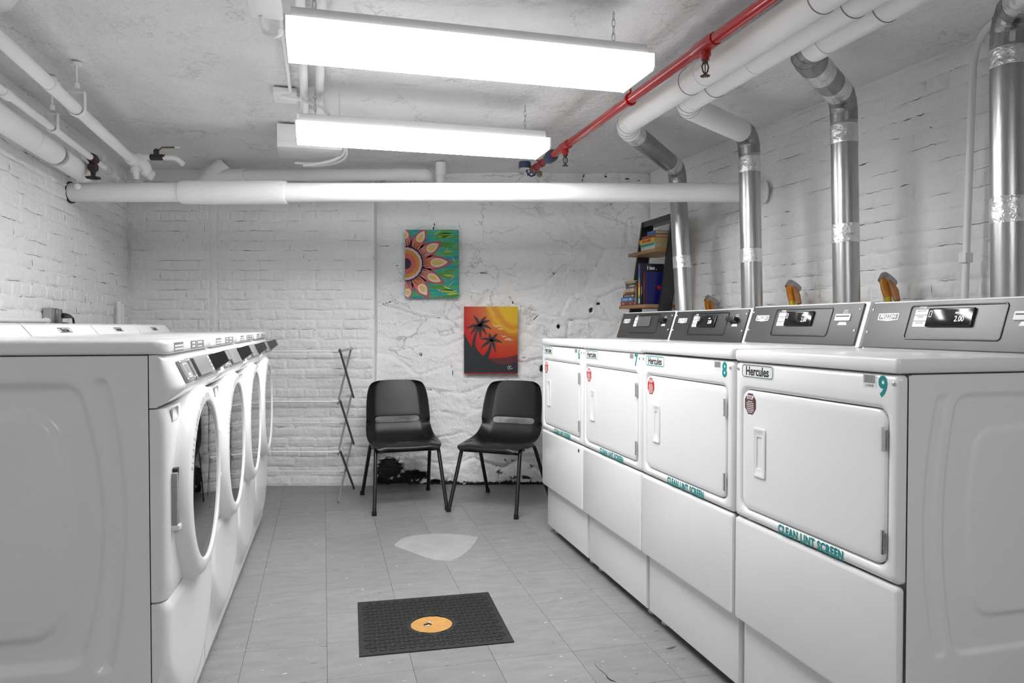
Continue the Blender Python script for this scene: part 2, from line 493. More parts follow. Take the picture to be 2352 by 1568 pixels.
BV = []
def brick_variants(n=10):
    rs = random.Random(3)
    for k in range(n):
        nx, nz = 14, 6
        L, Hh = 0.205, 0.066
        def fn(u, v, k=k):
            x, z = (u - 0.5) * L, (v - 0.5) * Hh
            ex = min(u, 1 - u) * L; ez = min(v, 1 - v) * Hh
            e = min(ex, ez)
            h = 0.0058 * sstep(0, 0.008, e) + (0.0042 * noise.noise(Vector((x * 16 + k * 7, z * 22, k * 3.1))) + 0.0022 * noise.noise(Vector((x * 45 + k * 3, z * 60, k * 1.7)))) * sstep(0, 0.014, e)
            jx = 0.004 * noise.noise(Vector((z * 40 + k, x * 15, k))); jz = 0.0045 * noise.noise(Vector((x * 24, z * 20 + k * 2, k + 9)))
            return (x + jx, 0.0012 - h, z + jz)
        mb = MB().grid(fn, nx, nz)
        # side skirt into the mortar
        idx = [i for i in range(nx + 1)] + [(j) * (nx + 1) + nx for j in range(1, nz + 1)] + [nz * (nx + 1) + i for i in range(nx - 1, -1, -1)] + [j * (nx + 1) for j in range(nz - 1, 0, -1)]
        base = len(mb.v)
        mb.v += [(mb.v[i][0], 0.006, mb.v[i][2]) for i in idx]
        for a in range(len(idx)):
            b_ = (a + 1) % len(idx)
            mb.f.append((idx[a], base + a, base + b_, idx[b_]))
        BV.append(mb)
brick_variants()
BVM = [b.mesh('brick', 50) for b in BV]

def lay_bricks(wall, x0, x1, z0, z1, course=0.073, blen=0.212, limit=300, seed=1, tilt=0.0, bond=True, crack_len=1.0):
    rs = random.Random(seed)
    todo = []
    nz = int(round((z1 - z0) / course))
    for j in range(nz):
        z = z0 + (j + 0.5) * (z1 - z0) / nz
        header = bond and j % 6 == 3
        bl = blen * (0.5 if header else 1.0)
        x = x0 - (0.0 if j % 2 else bl * 0.5) + rs.uniform(-0.02, 0.02)
        while x < x1 - 0.01:
            l = bl * rs.uniform(0.94, 1.08)
            a, b = max(x, x0 + 0.003), min(x + l, x1 - 0.003)
            if b - a > 0.03: todo.append((a, b, z + rs.uniform(-0.003, 0.003) + tilt * ((a + b) / 2 - x0)))
            x += l
    crk = MB(); ch = (z1 - z0) / nz
    for j in range(1, nz):
        zj = z0 + j * ch; x = x0 + rs.uniform(0, 0.2)
        while x < x1 - 0.05:
            l = rs.uniform(0.05, 0.42) * crack_len; e = min(x + l, x1 - 0.01); n_ = max(4, int((e - x) / 0.007)); pts_, rad_ = [], []
            for q in range(n_ + 1):
                xx = x + (e - x) * q / n_; t_ = q / n_
                pts_.append((xx, -0.0008, zj + tilt * (xx - x0) + 0.006 * noise.noise(Vector((xx * 9, j * 3.3, seed))) + 0.004 * noise.noise(Vector((xx * 38, j, seed))) + 0.002 * noise.noise(Vector((xx * 110, j, seed)))))
                rad_.append(max(0.0002, (0.0009 + 0.0034 * max(-0.25, noise.noise(Vector((xx * 20, j * 5.1, seed + 3))) * noise.noise(Vector((xx * 4, j * 2.1, seed + 8))) * 2.2)) * min(1, 4 * t_ + 0.1, 4 * (1 - t_) + 0.1)))
            crk.tube(pts_, rad_, 4, False)
            x = e + rs.uniform(0.02, 0.5)
    for (a, b, z) in todo:
        if rs.random() < 0.05:
            pts_ = [(b + 0.002 + 0.006 * noise.noise(Vector((k * 1.7, b * 9, z * 9))), -0.0008, z - ch * 0.5 + ch * k / 6) for k in range(7)]
            k0 = rs.randrange(0, 3); crk.tube(pts_[k0:k0 + 4], [0.0006, 0.0015, 0.0012, 0.0003], 4, False)
    for k in range(int((x1 - x0) * (z1 - z0) * 12)):
        xx, zz_ = rs.uniform(x0, x1), z0 + round(rs.uniform(0, nz)) * ch + rs.uniform(-0.006, 0.006); rr2 = rs.uniform(0.001, 0.0045)
        crk.tube([(xx - rr2 * 1.6, -0.002, zz_), (xx, -0.003, zz_ + rs.uniform(-.002, .002)), (xx + rr2, -0.002, zz_ + rs.uniform(-.003, .003))], [0.0008, rr2 * 0.7, 0.0006], 5)
    o = crk.obj('joint_cracks', M_CRACK, wall, ang=0, recalc=False); o['kind'] = 'stuff'
    rest = MB()
    for q, (a, b, z) in enumerate(todo):
        k = rs.randrange(len(BVM)); sxx = (b - a - 0.005) / 0.205; szz = (course - 0.005) / 0.066
        dy = rs.uniform(-0.002, 0.0015); ry = rs.uniform(-0.012, 0.012)
        if q < limit:
            o = link('brick', BVM[k], M_BRICK, wall, ((a + b) / 2, dy, z), (0, ry, 0)); o.scale = (sxx, 1, szz)
        else:
            rest.add([((a + b) / 2 + p[0] * sxx, dy + p[1], z + p[2] * szz) for p in BV[k].v], BV[k].f)
    if rest.v:
        o = rest.obj('brickwork_rest', M_BRICK, wall, ang=50); o['kind'] = 'stuff'

BL, BR = (-2.88, 5.50), (1.05, 5.547)
pL0 = row(-1.46, 0.2); wl, len_l = wall_frame('wall_left', (row(-1.52, -3.0).x, row(-1.52, -3.0).y), (BL[0] - 0.02, BL[1] + 0.12), ZC + 0.1, M_BRICK)
lay_bricks(wl, len_l - 3.05, len_l - 0.12, 1.13, ZC, seed=5, limit=300)
pr = row(2.449 + 0.051 * (5.087 + 3.0), -3.0)
wr, len_r = wall_frame('wall_right', (BR[0], BR[1] + 0.05), (pr.x, pr.y), ZC + 0.1, M_BRICK)
lay_bricks(wr, 0.03, 3.75, 1.10, ZC, course=0.074, blen=0.225, seed=9, limit=300)
pf0, pf1 = row(2.9, -2.9), row(-1.6, -2.9)
wf, _ = wall_frame('wall_front', (pf0.x, pf0.y), (pf1.x, pf1.y), ZC + 0.1, M_BRICK)

# back wall: two painted brick piers on the left, whitewashed rubble on the right
YB = 5.50; YR = 5.625
wb = MB().box(-0.15, 1.85, 0, 0.25, 0, ZC + 0.1).obj('wall_back', M_BRICK, None, (BL[0], YB, 0), ang=0)
struct(wb)
lay_bricks(wb, 0.02, 0.62, 0.0, ZC, course=0.0745, blen=0.21, seed=21, limit=300)
lay_bricks(wb, 0.675, 1.846, 0.0, ZC, course=0.0745, blen=0.21, seed=22, limit=215)
m_ = MB().grid(lambda u, v: (0.62 + 0.055 * u + 0.004 * noise.noise(Vector((v * 30, u, 3))), -0.006 * sin(pi * u) ** 0.5 * (0.6 + 0.5 * noise.noise(Vector((v * 25, u * 3, 1)))) - 0.001, v * ZC), 4, 90)
m_.obj('plaster_strip', M_BRICK, wb, ang=60)

# rubble: a height field, cut into single stones where their outlines show
RX0, RX1 = -1.03, 1.16
rs = random.Random(11)
cells = []
gx, gz = 7, 13
for j in range(gz):
    for i in range(gx):
        cells.append((RX0 + (i + 0.5 + rs.uniform(-.38, .38) + 0.5 * (j % 2)) * (RX1 - RX0) / gx, (j + 0.5 + rs.uniform(-.3, .3)) * ZC / gz, rs.uniform(-0.012, 0.012)))
def vor(x, z):
    wx = x + 0.05 * noise.noise(Vector((x * 4, z * 4, 0.3))); wz = z + 0.035 * noise.noise(Vector((x * 5, z * 5, 7.7)))
    d1 = d2 = 9; k = 0
    for c, (cx_, cz_, _) in enumerate(cells):
        dz = (wz - cz_) * 1.7
        if abs(dz) > 0.6: continue
        d = sqrt((wx - cx_) ** 2 + dz * dz)
        if d < d1: d2 = d1; d1 = d; k = c
        elif d < d2: d2 = d
    return d2 - d1, k
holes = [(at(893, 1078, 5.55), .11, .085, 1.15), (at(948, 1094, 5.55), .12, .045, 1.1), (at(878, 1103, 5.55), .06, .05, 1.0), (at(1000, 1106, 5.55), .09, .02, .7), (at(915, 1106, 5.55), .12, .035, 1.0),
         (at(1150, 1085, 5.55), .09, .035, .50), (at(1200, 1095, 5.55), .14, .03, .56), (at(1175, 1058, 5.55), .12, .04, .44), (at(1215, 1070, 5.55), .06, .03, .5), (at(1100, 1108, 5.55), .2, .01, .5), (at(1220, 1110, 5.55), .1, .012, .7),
         (at(1360, 712, 5.55), .016, .022, .9), (at(1378, 697, 5.55), .018, .010, .9), (at(1284, 750, 5.55), .014, .024, .9), (at(1246, 848, 5.55), .02, .03, .95),
         (at(963, 816, 5.55), .014, .014, .8), (at(1203, 823, 5.55), .02, .007, .8), (at(870, 985, 5.55), .012, .02, .4), (at(1335, 742, 5.55), .05, .005, .6),
         (at(955, 880, 5.55), .03, .008, .5), (at(1040, 868, 5.55), .035, .014, .32), (at(1290, 768, 5.55), .014, .014, .5), (at(1120, 930, 5.55), .03, .01, .25),
         (at(1445, 405, 5.55), .02, .006, .8), (at(1395, 400, 5.55), .012, .005, .8), (at(1470, 410, 5.55), .03, .006, .6), (at(1330, 400, 5.55), .05, .006, .45)]
def rub(x, z):
    e, k = vor(x, z)
    msk = sstep(1.75, 1.0, z) * 0.85 + 0.15
    msk = max(msk, 0.7 * sstep(0.3, 0.7, x) , 0.6 * sstep(2.25, 2.32, z))
    msk *= 0.55 + 0.6 * noise.noise(Vector((x * 1.3 + 4, z * 1.6, 2)))
    msk = max(0.06, min(1, msk + 0.15))
    crease = (1 - sstep(0.0, 0.055, e)) * 0.020 * msk
    bul = cells[k][2] * msk * sstep(0, 0.09, e)
    y = 0.016 * noise.noise(Vector((x * 2.2, z * 2.2, 5))) + 0.010 * noise.noise(Vector((x * 7, z * 9, 1))) * (0.35 + msk) + 0.0045 * noise.noise(Vector((x * 22, z * 30, 8))) * (0.25 + msk)
    y += 0.018 * noise.turbulence(Vector((x * 3.1, z * 8, 3)), 3, False) * msk
    out = 0.085 * sstep(1.3, 0.0, z)
    dirt = 0.0; rec = 0.0
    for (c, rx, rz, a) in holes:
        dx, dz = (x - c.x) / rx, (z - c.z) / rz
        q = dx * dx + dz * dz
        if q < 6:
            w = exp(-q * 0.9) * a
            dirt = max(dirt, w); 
            if a > .6: rec = max(rec, 0.045 * sstep(0.35, 0.6, w + 0.25 * noise.noise(Vector((x * 25, z * 25, 4)))))
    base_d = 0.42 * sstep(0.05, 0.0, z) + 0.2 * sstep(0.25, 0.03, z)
    ln = (1 - sstep(0.0, 0.012, e)) * sstep(0.02, 0.34, noise.noise(Vector((x * 2.6 + 9, z * 3.4, 6))) + 0.25 * msk) * (0.50 + 0.25 * noise.noise(Vector((x * 14, z * 14, 2))))
    scr = abs(noise.noise(Vector((x * 3.3 + 1.7, z * 7.5, 12)))) ; ln2 = 0.36 * (1 - sstep(0.0, 0.045, scr)) * sstep(0.12, 0.4, noise.noise(Vector((x * 3.1, z * 3.9, 21))))
    return YR - (y + bul - crease + out) + rec + 0.006 * (1 - sstep(0, 0.06, scr)) * ln2 / 0.36, max(dirt * 0.85, base_d, ln, ln2), k, msk
NX, NZ = 250, 270
gv, gd, gk = [], [], []
for j in range(NZ + 1):
    for i in range(NX + 1):
        x = RX0 + (RX1 - RX0) * i / NX; z = ZC * j / NZ + (0.02 if j == NZ else 0)
        y, dd, k, ms = rub(x, z)
        gv.append((x - BL[0], y - YB, z)); gd.append(dd); gk.append(k if ms > 0.36 else -1)
byk = {}
for j in range(NZ):
    for i in range(NX):
        a = j * (NX + 1) + i
        byk.setdefault(gk[a], []).append((a, a + 1, a + NX + 2, a + NX + 1))
# smooth normals are shared over the whole field so that neighbouring stones meet without a seam
whole = bpy.data.meshes.new('tmp'); whole.from_pydata(gv, [], [q for k in byk for q in byk[k]])
wn = [v.normal.copy() for v in whole.vertices]
for k, quads in byk.items():
    used = sorted({i for q in quads for i in q}); mp_ = {o: n for n, o in enumerate(used)}
    me = bpy.data.meshes.new('stone')
    me.from_pydata([gv[i] for i in used], [], [tuple(mp_[i] for i in q) for q in quads])
    me.polygons.foreach_set('use_smooth', [True] * len(me.polygons))
    me.normals_split_custom_set_from_vertices([wn[i] for i in used])
    at_ = me.attributes.new('dirt', 'FLOAT', 'POINT')
    at_.data.foreach_set('value', [gd[i] for i in used])
    link('stone' if k >= 0 else 'plaster_coat', me, M_RUBBLE, wb)
bpy.data.meshes.remove(whole)
MB().box(RX0 - BL[0] - 0.1, RX1 - BL[0] + 0.1, 0.16, 0.3, 0, ZC + 0.1).obj('rubble_core', M_DARK, wb, ang=0)

# ---- ceiling
cl = MB().grid(lambda u, v: (-4.2 + 7.8 * u, -3.3 + 9.9 * v, ZC + 0.012 + 0.010 * noise.noise(Vector((u * 14, v * 9, 2))) + 0.005 * noise.noise(Vector((u * 40, v * 40, 5)))), 110, 130)
cl.box(-4.2, 3.6, -3.3, 6.6, ZC + 0.06, ZC + 0.16)
cl = struct(cl.obj('ceiling', M_CEIL, ang=80, recalc=False))

# ================================================================== LIGHTS
def fixture(Xa, Xb, Y0, Y1, label, zb=2.083, chains=True):
    t = thing('fluorescent_fixture', label, 'ceiling light', row((Xa + Xb) / 2, (Y0 + Y1) / 2, 0), PSI, 'fluorescent ceiling fixtures')
    l, w = (Xb - Xa) / 2, (Y1 - Y0) / 2
    z1 = zb + 0.052
    prof = [(-w, z1), (-w, zb + 0.012), (-w + 0.012, zb), (w - 0.05, zb), (w, zb + 0.03), (w, z1)]
    le = MB().loft([[(-l + 0.006, p[0], p[1]) for p in prof], [(l - 0.006, p[0], p[1]) for p in prof]], True, True)
    lo = le.obj('lens', M_LENS, t, ang=0)
    lo.data.materials.append(M_LENS_SIDE)
    for pl_ in lo.data.polygons:
        if pl_.normal.z > -0.3: pl_.material_index = 1
    for s in (-1, 1):
        e = MB(); q = [(-w - 0.003, z1 + 0.002), (-w - 0.003, zb + 0.01), (-w + 0.01, zb - 0.003), (w - 0.05, zb - 0.003), (w + 0.003, zb + 0.028), (w + 0.003, z1 + 0.002)]
        e.loft([[(s * (l - 0.006), p[0], p[1]) for p in q], [(s * l, p[0], p[1]) for p in q]])
        e.obj('end_cap', M_WHITE2, t, ang=0)
    h = MB(); q = [(-w + 0.012, z1), (-w + 0.03, z1 + 0.04), (w - 0.03, z1 + 0.04), (w - 0.012, z1)]
    h.loft([[(-l + 0.02, p[0], p[1]) for p in q], [(l - 0.02, p[0], p[1]) for p in q]])
    h.obj('housing', M_GREYW, t, ang=0)
    for s in (-1, 1):
        c = MB(); z = z1 + 0.04; k = 0
        while z < ZC - 0.03:
            lp = []
            for a in range(10):
                th = 2 * pi * a / 10
                d = (0.006 * cos(th), 0, 0) if k % 2 == 0 else (0, 0.006 * cos(th), 0)
                lp.append((s * (l - 0.09) + d[0], d[1], z + 0.014 + 0.017 * sin(th)))
            c.tube(lp, 0.0012, 5, closed=True)
            z += 0.0255; k += 1
        c.obj('chain', M_ALU, t, ang=60)
    return t
fixture(-0.087, 1.135, 2.33, 2.645, 'near white fluorescent fixture with prismatic lens, hanging on chains above the aisle')
fixture(-0.085, 1.137, 3.50, 3.80, 'far white fluorescent fixture hanging before the big horizontal pipe')
fixture(-0.087, 1.135, -0.95, -0.635, 'fluorescent fixture on the ceiling behind the camera')

# ================================================================== DRYERS
XD = 1.2742
DW = 0.672
DED = [1.3661, 2.0537, 2.7342, 3.4072, 4.0869]
def emboss(depth, z0, z1, strip, outer, inner, side, amp=1.0, soft=1.0):
    """pressed side panel; faces +x (side=1) or -x (side=-1) at x=0. strip/outer/inner: (y_end, y_mid, zb, zt)"""
    ny, nz = 150, 190
    def f(u, v):
        y, z = u * depth, z0 + v * (z1 - z0)
        h = 0.0
        ys = min(y, depth - y)
        def sd(edge, zb, zt):
            ye, ym = edge; zm = (zb + zt) / 2; hh = (zt - zb) / 2
            c = ym + (ye - ym) * min(1.6, ((z - zm) / hh) ** 2)
            return c, abs(z - zm) - hh
        c, dz = sd(strip[:2], *strip[2:]); s = rmax(abs(ys - c) - 0.016, dz, 0.012); h -= amp * 0.004 * sstep(0.004 * soft, -0.005 * soft, s)
        c, dz = sd(outer[:2], *outer[2:]); s = rmax(c - ys, dz, 0.03); h -= amp * 0.005 * sstep(0.005 * soft, -0.006 * soft, s)
        c, dz = sd(inner[:2], *inner[2:]); s = rmax(c - ys, dz, 0.045); h += amp * 0.005 * sstep(0.005 * soft, -0.006 * soft, s)
        return (side * h, y, z)
    return MB().grid(f, ny, nz).mesh('side_panel', 0)

def rmax(a, b, r):
    u, v = max(a + r, 0), max(b + r, 0)
    return sqrt(u * u + v * v) - r if (u > 0 and v > 0) else max(a, b)
D_SIDE = emboss(0.635, 0.05, 1.087, (0.0975, 0.061, 0.433, 1.039), (0.137, 0.101, 0.433, 1.039), (0.201, 0.172, 0.514, 0.959), 1)
D_SIDE.polygons.foreach_set('use_smooth', [True] * len(D_SIDE.polygons))
def yl(pts, y): return [(p[0], y, p[1]) for p in pts]

w = DW
DM = {}
DM['cabinet'] = MB().box(0.006, w - 0.014, 0.046, 0.66, 0.045, 1.088).mesh('cabinet', 0)
DM['base_panel'] = MB().rbox(0.004, w - 0.004, 0.035, 0.06, 0.042, 0.34, r=0.004, e=0.002).mesh('base_panel')
DM['lower_panel'] = MB().rbox(0.001, w - 0.001, 0, 0.023, 0.2814, 0.603, r=0.010, e=0.009).mesh('lower_panel')
D_ = (0.042, 0.632, 0.642, 1.004)     # door opening
m_ = MB(); o_ = (0.001, w - 0.001, 0.608, 1.0875)
def oi(i): return rr(o_[0] + i, o_[1] - i, o_[2] + i, o_[3] - i, 0.012, 5)
def hi(i): return rr(D_[0] + i, D_[1] - i, D_[2] + i, D_[3] - i, 0.032, 5)
m_.loft([yl(oi(0.006), 0.024), yl(oi(0), 0.022), yl(oi(0), 0.012), yl(oi(0.0035), 0.0035), yl(oi(0.012), 0.0), yl(hi(-0.016), 0.0), yl(hi(-0.010), 0.0012), yl(hi(-0.004), 0.0065), yl(hi(-0.003), 0.02)], False, False)
DM['front_panel'] = m_.mesh('front_panel', 50)
m_ = MB()
m_.loft([yl(hi(-0.0005), 0.02), yl(hi(-0.0005), 0.006), yl(hi(0.001), 0.0025), yl(hi(0.005), 0.001), yl(rr(D_[0] + .02, D_[1] - .02, D_[2] + .02, D_[3] - .02, .02, 5), 0.0006)])
DM['door'] = m_.mesh('door', 50)
DM['lid'] = MB().rbox(0.0, w, -0.004, 0.64, 1.091, 1.127, r=0.012, e=0.008, axis='z').mesh('lid')
# console: wedge
cs = [(0.470, 1.127), (0.498 + 0.02, 1.277), (0.548, 1.280), (0.655, 1.275), (0.655, 1.127)]
CA = atan2(0.048, 0.148)
m_ = MB(); m_.loft([[(0.003, p[0], p[1]) for p in cs], [(w - 0.003, p[0], p[1]) for p in cs]]); DM['console'] = m_.mesh('console', 30)
DM['control_panel'] = MB().rbox(0.005, 0.650, -0.006, 0.004, 0.003, 0.152, r=0.002, e=0.001).mesh('control_panel')
def ringloft(a0, a1, b0, b1, r, wd, y0, y1):
    mm = MB()
    q = lambda i: rr(a0 + i, a1 - i, b0 + i, b1 - i, max(r - i, 0.001), 5)
    mm.loft([yl(q(0), y0), yl(q(wd * .25), y1), yl(q(wd * .75), y1), yl(q(wd), y0)], False, False)
    return mm
DM['bezel'] = ringloft(0.172, 0.507, 0.030, 0.141, 0.013, 0.006, 0.0, -0.003).mesh('bezel', 60)
DM['display'] = MB().rbox(0.249, 0.41, -0.008, 0, 0.070, 0.127, r=0.004, e=0.003).mesh('display')
DM['cycle_label'] = MB().box(0, 0.048, -0.0006, 0, 0, 0.0165).mesh('cycle_label', 0)
m_ = MB(); m_.prism([(0.0, 0.004), (0.043, 0.0), (0.086, 0.004), (0.086, 0.026), (0.0, 0.026)], -0.001, 0); DM['badge'] = m_.mesh('badge', 0)
DM['badge_field'] = MB().box(0.004, 0.082, -0.0014, -0.001, 0.006, 0.0235).mesh('badge_field', 0)
DM['screw'] = MB().lathe([(0.0052, 0), (0.0052, -0.0015), (0.003, -0.003), (0.0005, -0.0033)], 10, axis='y').mesh('screw', 40)
DM['slot'] = MB().rbox(-0.038, 0.038, -0.004, 0, -0.011, 0.014, r=0.003, e=0.001).mesh('card_slot')
DM['slot_gap'] = MB().box(-0.033, 0.033, -0.0046, -0.004, 0.003, 0.007).mesh('slot_gap', 0)
DM['slot_box'] = MB().rbox(-0.034, 0.034, -0.026, 0, -0.008, 0.012, r=0.003, e=0.003).mesh('card_slot')
# door furniture
q = lambda i, r=0.006: rr(0.102 + i, 0.163 - i, 0.748 + i, 0.896 - i, r, 4)
p_ = rr(0.1195, 0.1455, 0.775, 0.870, 0.004, 4)
m_ = MB(); m_.loft([yl(q(0), 0.0), yl(q(0.001), -0.003), yl(q(0.006), -0.004), yl(q(0.010), -0.002), yl(p_, -0.002), yl(p_, 0.030)], False, True)
DM['handle'] = m_.mesh('handle', 50)
m_ = MB(); m_.cyl((0, -0.003, 0.016), (0, -0.003, 0.056), 0.0046, 12); m_.cyl((0, -0.003, 0.0), (0, -0.003, 0.0145), 0.0046, 12); m_.cyl((0, -0.003, 0.0145), (0, -0.003, 0.016), 0.003, 8); m_.box(-0.001, 0.005, -0.002, 0.002, 0.002, 0.054)
DM['hinge'] = m_.mesh('hinge', 40)
DM['hinge_pin'] = MB().cyl((0, -0.004, 0.014), (0, -0.004, 0.0165), 0.0062, 12).mesh('hinge_pin', 40)
oc = [(0.031 * cos(pi / 8 + k * pi / 4), 0.031 * sin(pi / 8 + k * pi / 4)) for k in range(8)]
DM['stop_sticker'] = MB().prism([(0.031 * cos(pi / 8 + k * pi / 4), 0.034 * sin(pi / 8 + k * pi / 4)) for k in range(8)], -0.0006, 0.0).mesh('stop_sticker', 0)
m_ = MB()
for k in range(7): 
    ww = 0.019 if 1 <= k <= 5 else 0.013
    m_.box(-ww, ww, -0.0009, -0.0006, 0.008 - k * 0.0054, 0.0102 - k * 0.0054)
DM['sticker_lines'] = m_.mesh('sticker_lines', 0)
DM['brand_sticker'] = MB().prism(rr(-0.082, 0.082, -0.022, 0.022, 0.012, 4), -0.0006, 0).mesh('brand_sticker', 0)
DM['sticker_border'] = ringloft(-0.079, 0.079, -0.0195, 0.0195, 0.012, 0.0035, -0.0005, -0.0011).mesh('sticker_border', 0)
m_ = MB(); rsb = random.Random(4); x = 0
while x < 0.036:
    ww = rsb.choice((0.0008, 0.0012, 0.002)); m_.box(x, x + ww, -0.0008, -0.0004, 0, 0.019); x += ww + rsb.choice((0.001, 0.0016))
DM['barcode'] = m_.mesh('barcode', 0)
DM['barcode_label'] = MB().box(-0.003, 0.040, -0.0004, 0, -0.009, 0.021).mesh('barcode_label', 0)
DM['foot'] = MB().lathe([(0.012, 0.05), (0.012, 0.018), (0.024, 0.016), (0.026, 0.006), (0.022, 0.0)], 14).mesh('foot', 40)
DM['lock'] = MB().lathe([(0.008, 0), (0.008, -0.002), (0.004, -0.003)], 12, axis='y').mesh('keyhole', 40)

def dryer(idx, num):
    Yn, Yf = DED[idx], DED[idx + 1]
    dz = {6: 0.0, 7: -0.004, 8: 0.006, 9: 0.0}[num]
    lab = {6: 'white coin dryer numbered 6, farthest in the row by the back wall', 7: 'white coin dryer numbered 7, between dryers 6 and 8',
           8: 'white coin dryer numbered 8 with a light card slot', 9: 'white coin dryer numbered 9, nearest, its pressed grey side in view'}[num]
    t = thing('clothes_dryer', lab, 'dryer', row(XD, Yf - (Yf - Yn - DW) * 0.5, 0), PSI - pi / 2, 'row of coin dryers along the right wall')
    def P(n, m, loc=(0, 0, 0), rot=(0, 0, 0), par=t, name=None): return link(name or n, DM[n], m, par, loc, rot)
    P('cabinet', M_WHITE)
    sp = link('side_panel', D_SIDE, M_WHITE, t, (w - 0.001, 0.026, 0))
    P('base_panel', M_WHITE)
    lp = P('lower_panel', M_WHITE)
    fp = P('front_panel', M_WHITE)
    P('lid', M_WHITE, (0, 0, dz * 0.5))
    for x in (0.06, w - 0.06):
        for y in (0.09, 0.6): P('foot', M_GREYW, (x, y, 0))
    dr = P('door', M_WHITE)
    P('handle', M_WHITE2, par=dr)
    for z in (0.910, 0.670):
        h = P('hinge', M_CHROME, (0.629, 0.0, z), par=dr)
    st = P('stop_sticker', M_STOPB if num == 9 else M_STOP, (0.083, 0.0006, 0.964), par=dr)
    text('STOP', 0.017, M_STICK, dr, (0.083, -0.0003, 0.983), sx=0.85, bold=0.0006, name='stop_lettering')
    P('sticker_lines', M_STICK, (0.083, 0.0, 0.962), par=dr)
    bs = P('brand_sticker', M_STICK, (0.118, 0, 1.0635), par=fp)
    P('sticker_border', M_TEAL if num != 9 else mat('grey_teal', (0.09, 0.16, 0.15), 0.5), (0.118, 0, 1.0635), par=fp)
    text('Hercules', 0.038, M_TEXT, fp, (0.118, -0.0008, 1.0625), sx=0.86, bold=0.0009, name='brand_lettering')
    text(str(num), 0.066, M_TEAL, fp, (0.6215, -0.0004, 1.057), sx=0.86, bold=0.0022, name='number_decal')
    P('barcode_label', M_STICK, (0.560, 0, 1.063), par=fp)
    P('barcode', M_GTEXT, (0.560, 0, 1.0645), par=fp)
    if num == 9: text('316908', 0.008, M_GTEXT, fp, (0.578, -0.0006, 1.0585), sx=1.2, name='barcode_number')
    text('CLEAN LINT SCREEN', 0.0335, M_TEAL, fp, (0.361, -0.0004, 0.6225), sx=0.775, bold=0.0013, space=1.12, name='lint_lettering')
    for x in (0.018, 0.655): P('screw', M_CHROME, (x, 0.0, 1.068), par=fp)
    if num == 6: P('lock', M_TEXT, (0.62, 0.0, 0.575), par=lp, name='keyhole')
    P('console', M_WHITE2, (0, 0, dz * 0.5))
    pm = M_CONS9 if num == 9 else (M_CONS8 if num == 8 else M_CONS)
    cp = P('control_panel', pm, (0, 0.468, 1.128 + dz * 0.5), (-CA, 0, 0))
    f0 = -0.006
    P('bezel', M_BLACKM, (0, f0, 0), par=cp)
    P('display', M_DISP if num != 6 else mat('display_off', g(0.10), 0.2), (0, f0, 0), par=cp)
    for k in range(3):
        P('cycle_label', M_STICK, (0.195, f0, 0.0715 + k * 0.0188), par=cp)
        text(('DELICATES', 'NORMAL', 'HEAVY DUTY')[k], 0.006, M_GTEXT, cp, (0.219, f0 - 0.0008, 0.083 + k * 0.0188), sx=0.95, name='cycle_lettering')
    text('CYCLES', 0.0085, M_STICK, cp, (0.219, f0 - 0.0004, 0.1325), sx=0.9, bold=0.0004, name='cycles_heading')
    if num != 6:
        text('2.00', 0.024, M_SEG, cp, (0.366, f0 - 0.0084, 0.092), sx=0.8, name='price_digits')
        text('PRICE', 0.008, M_SEG, cp, (0.357, f0 - 0.0084, 0.110), sx=0.8, name='price_caption')
        link('indicator_frame', ringloft(0.256, 0.266, 0.099, 0.119, 0.002, 0.0016, 0, -0.0003).mesh('indicator_frame', 0), M_SEG, cp, (0, f0 - 0.008, 0))
    P('badge', M_STICK, (0.046, f0, 0.090), par=cp); P('badge_field', M_GTEXT, (0.046, f0, 0.090), par=cp)
    text('MAYTAG', 0.0175, M_STICK, cp, (0.089, f0 - 0.0016, 0.1065), sx=0.93, bold=0.0005, name='badge_lettering')
    text('COMMERCIAL', 0.006, M_STICK, cp, (0.089, f0 - 0.0016, 0.0985), sx=1.1, bold=0.0002, name='badge_caption')
    if num >= 8:
        P('slot', M_STICK, (0.566, f0, 0.100), par=cp, name='card_slot'); P('slot_gap', M_TEXT, (0.566, f0, 0.100), par=cp)
    else:
        P('slot_box', M_BLACK, (0.560, f0, 0.100), par=cp, name='card_reader')
    text('INSERT', 0.007, M_STICK, cp, (0.572, f0 - 0.0004, 0.126), sx=1.0, name='slot_lettering')
    text('REMOVE', 0.007, M_STICK, cp, (0.572, f0 - 0.0004, 0.119), sx=1.0, name='slot_lettering')
    m2 = MB(); m2.prism([(0.546, 0.074), (0.592, 0.074), (0.586, 0.085), (0.552, 0.085)], -0.0004, 0)
    m2.obj('card_symbol', M_STICK if num != 8 else M_GREYW, cp, (0, f0, 0), ang=0)
    for x in (0.0145, 0.638):
        for z in (0.054, 0.130): P('screw', M_CHROME, (x, f0, z), par=cp)
    return t
for i, n in enumerate((9, 8, 7, 6)): dryer(i, n)

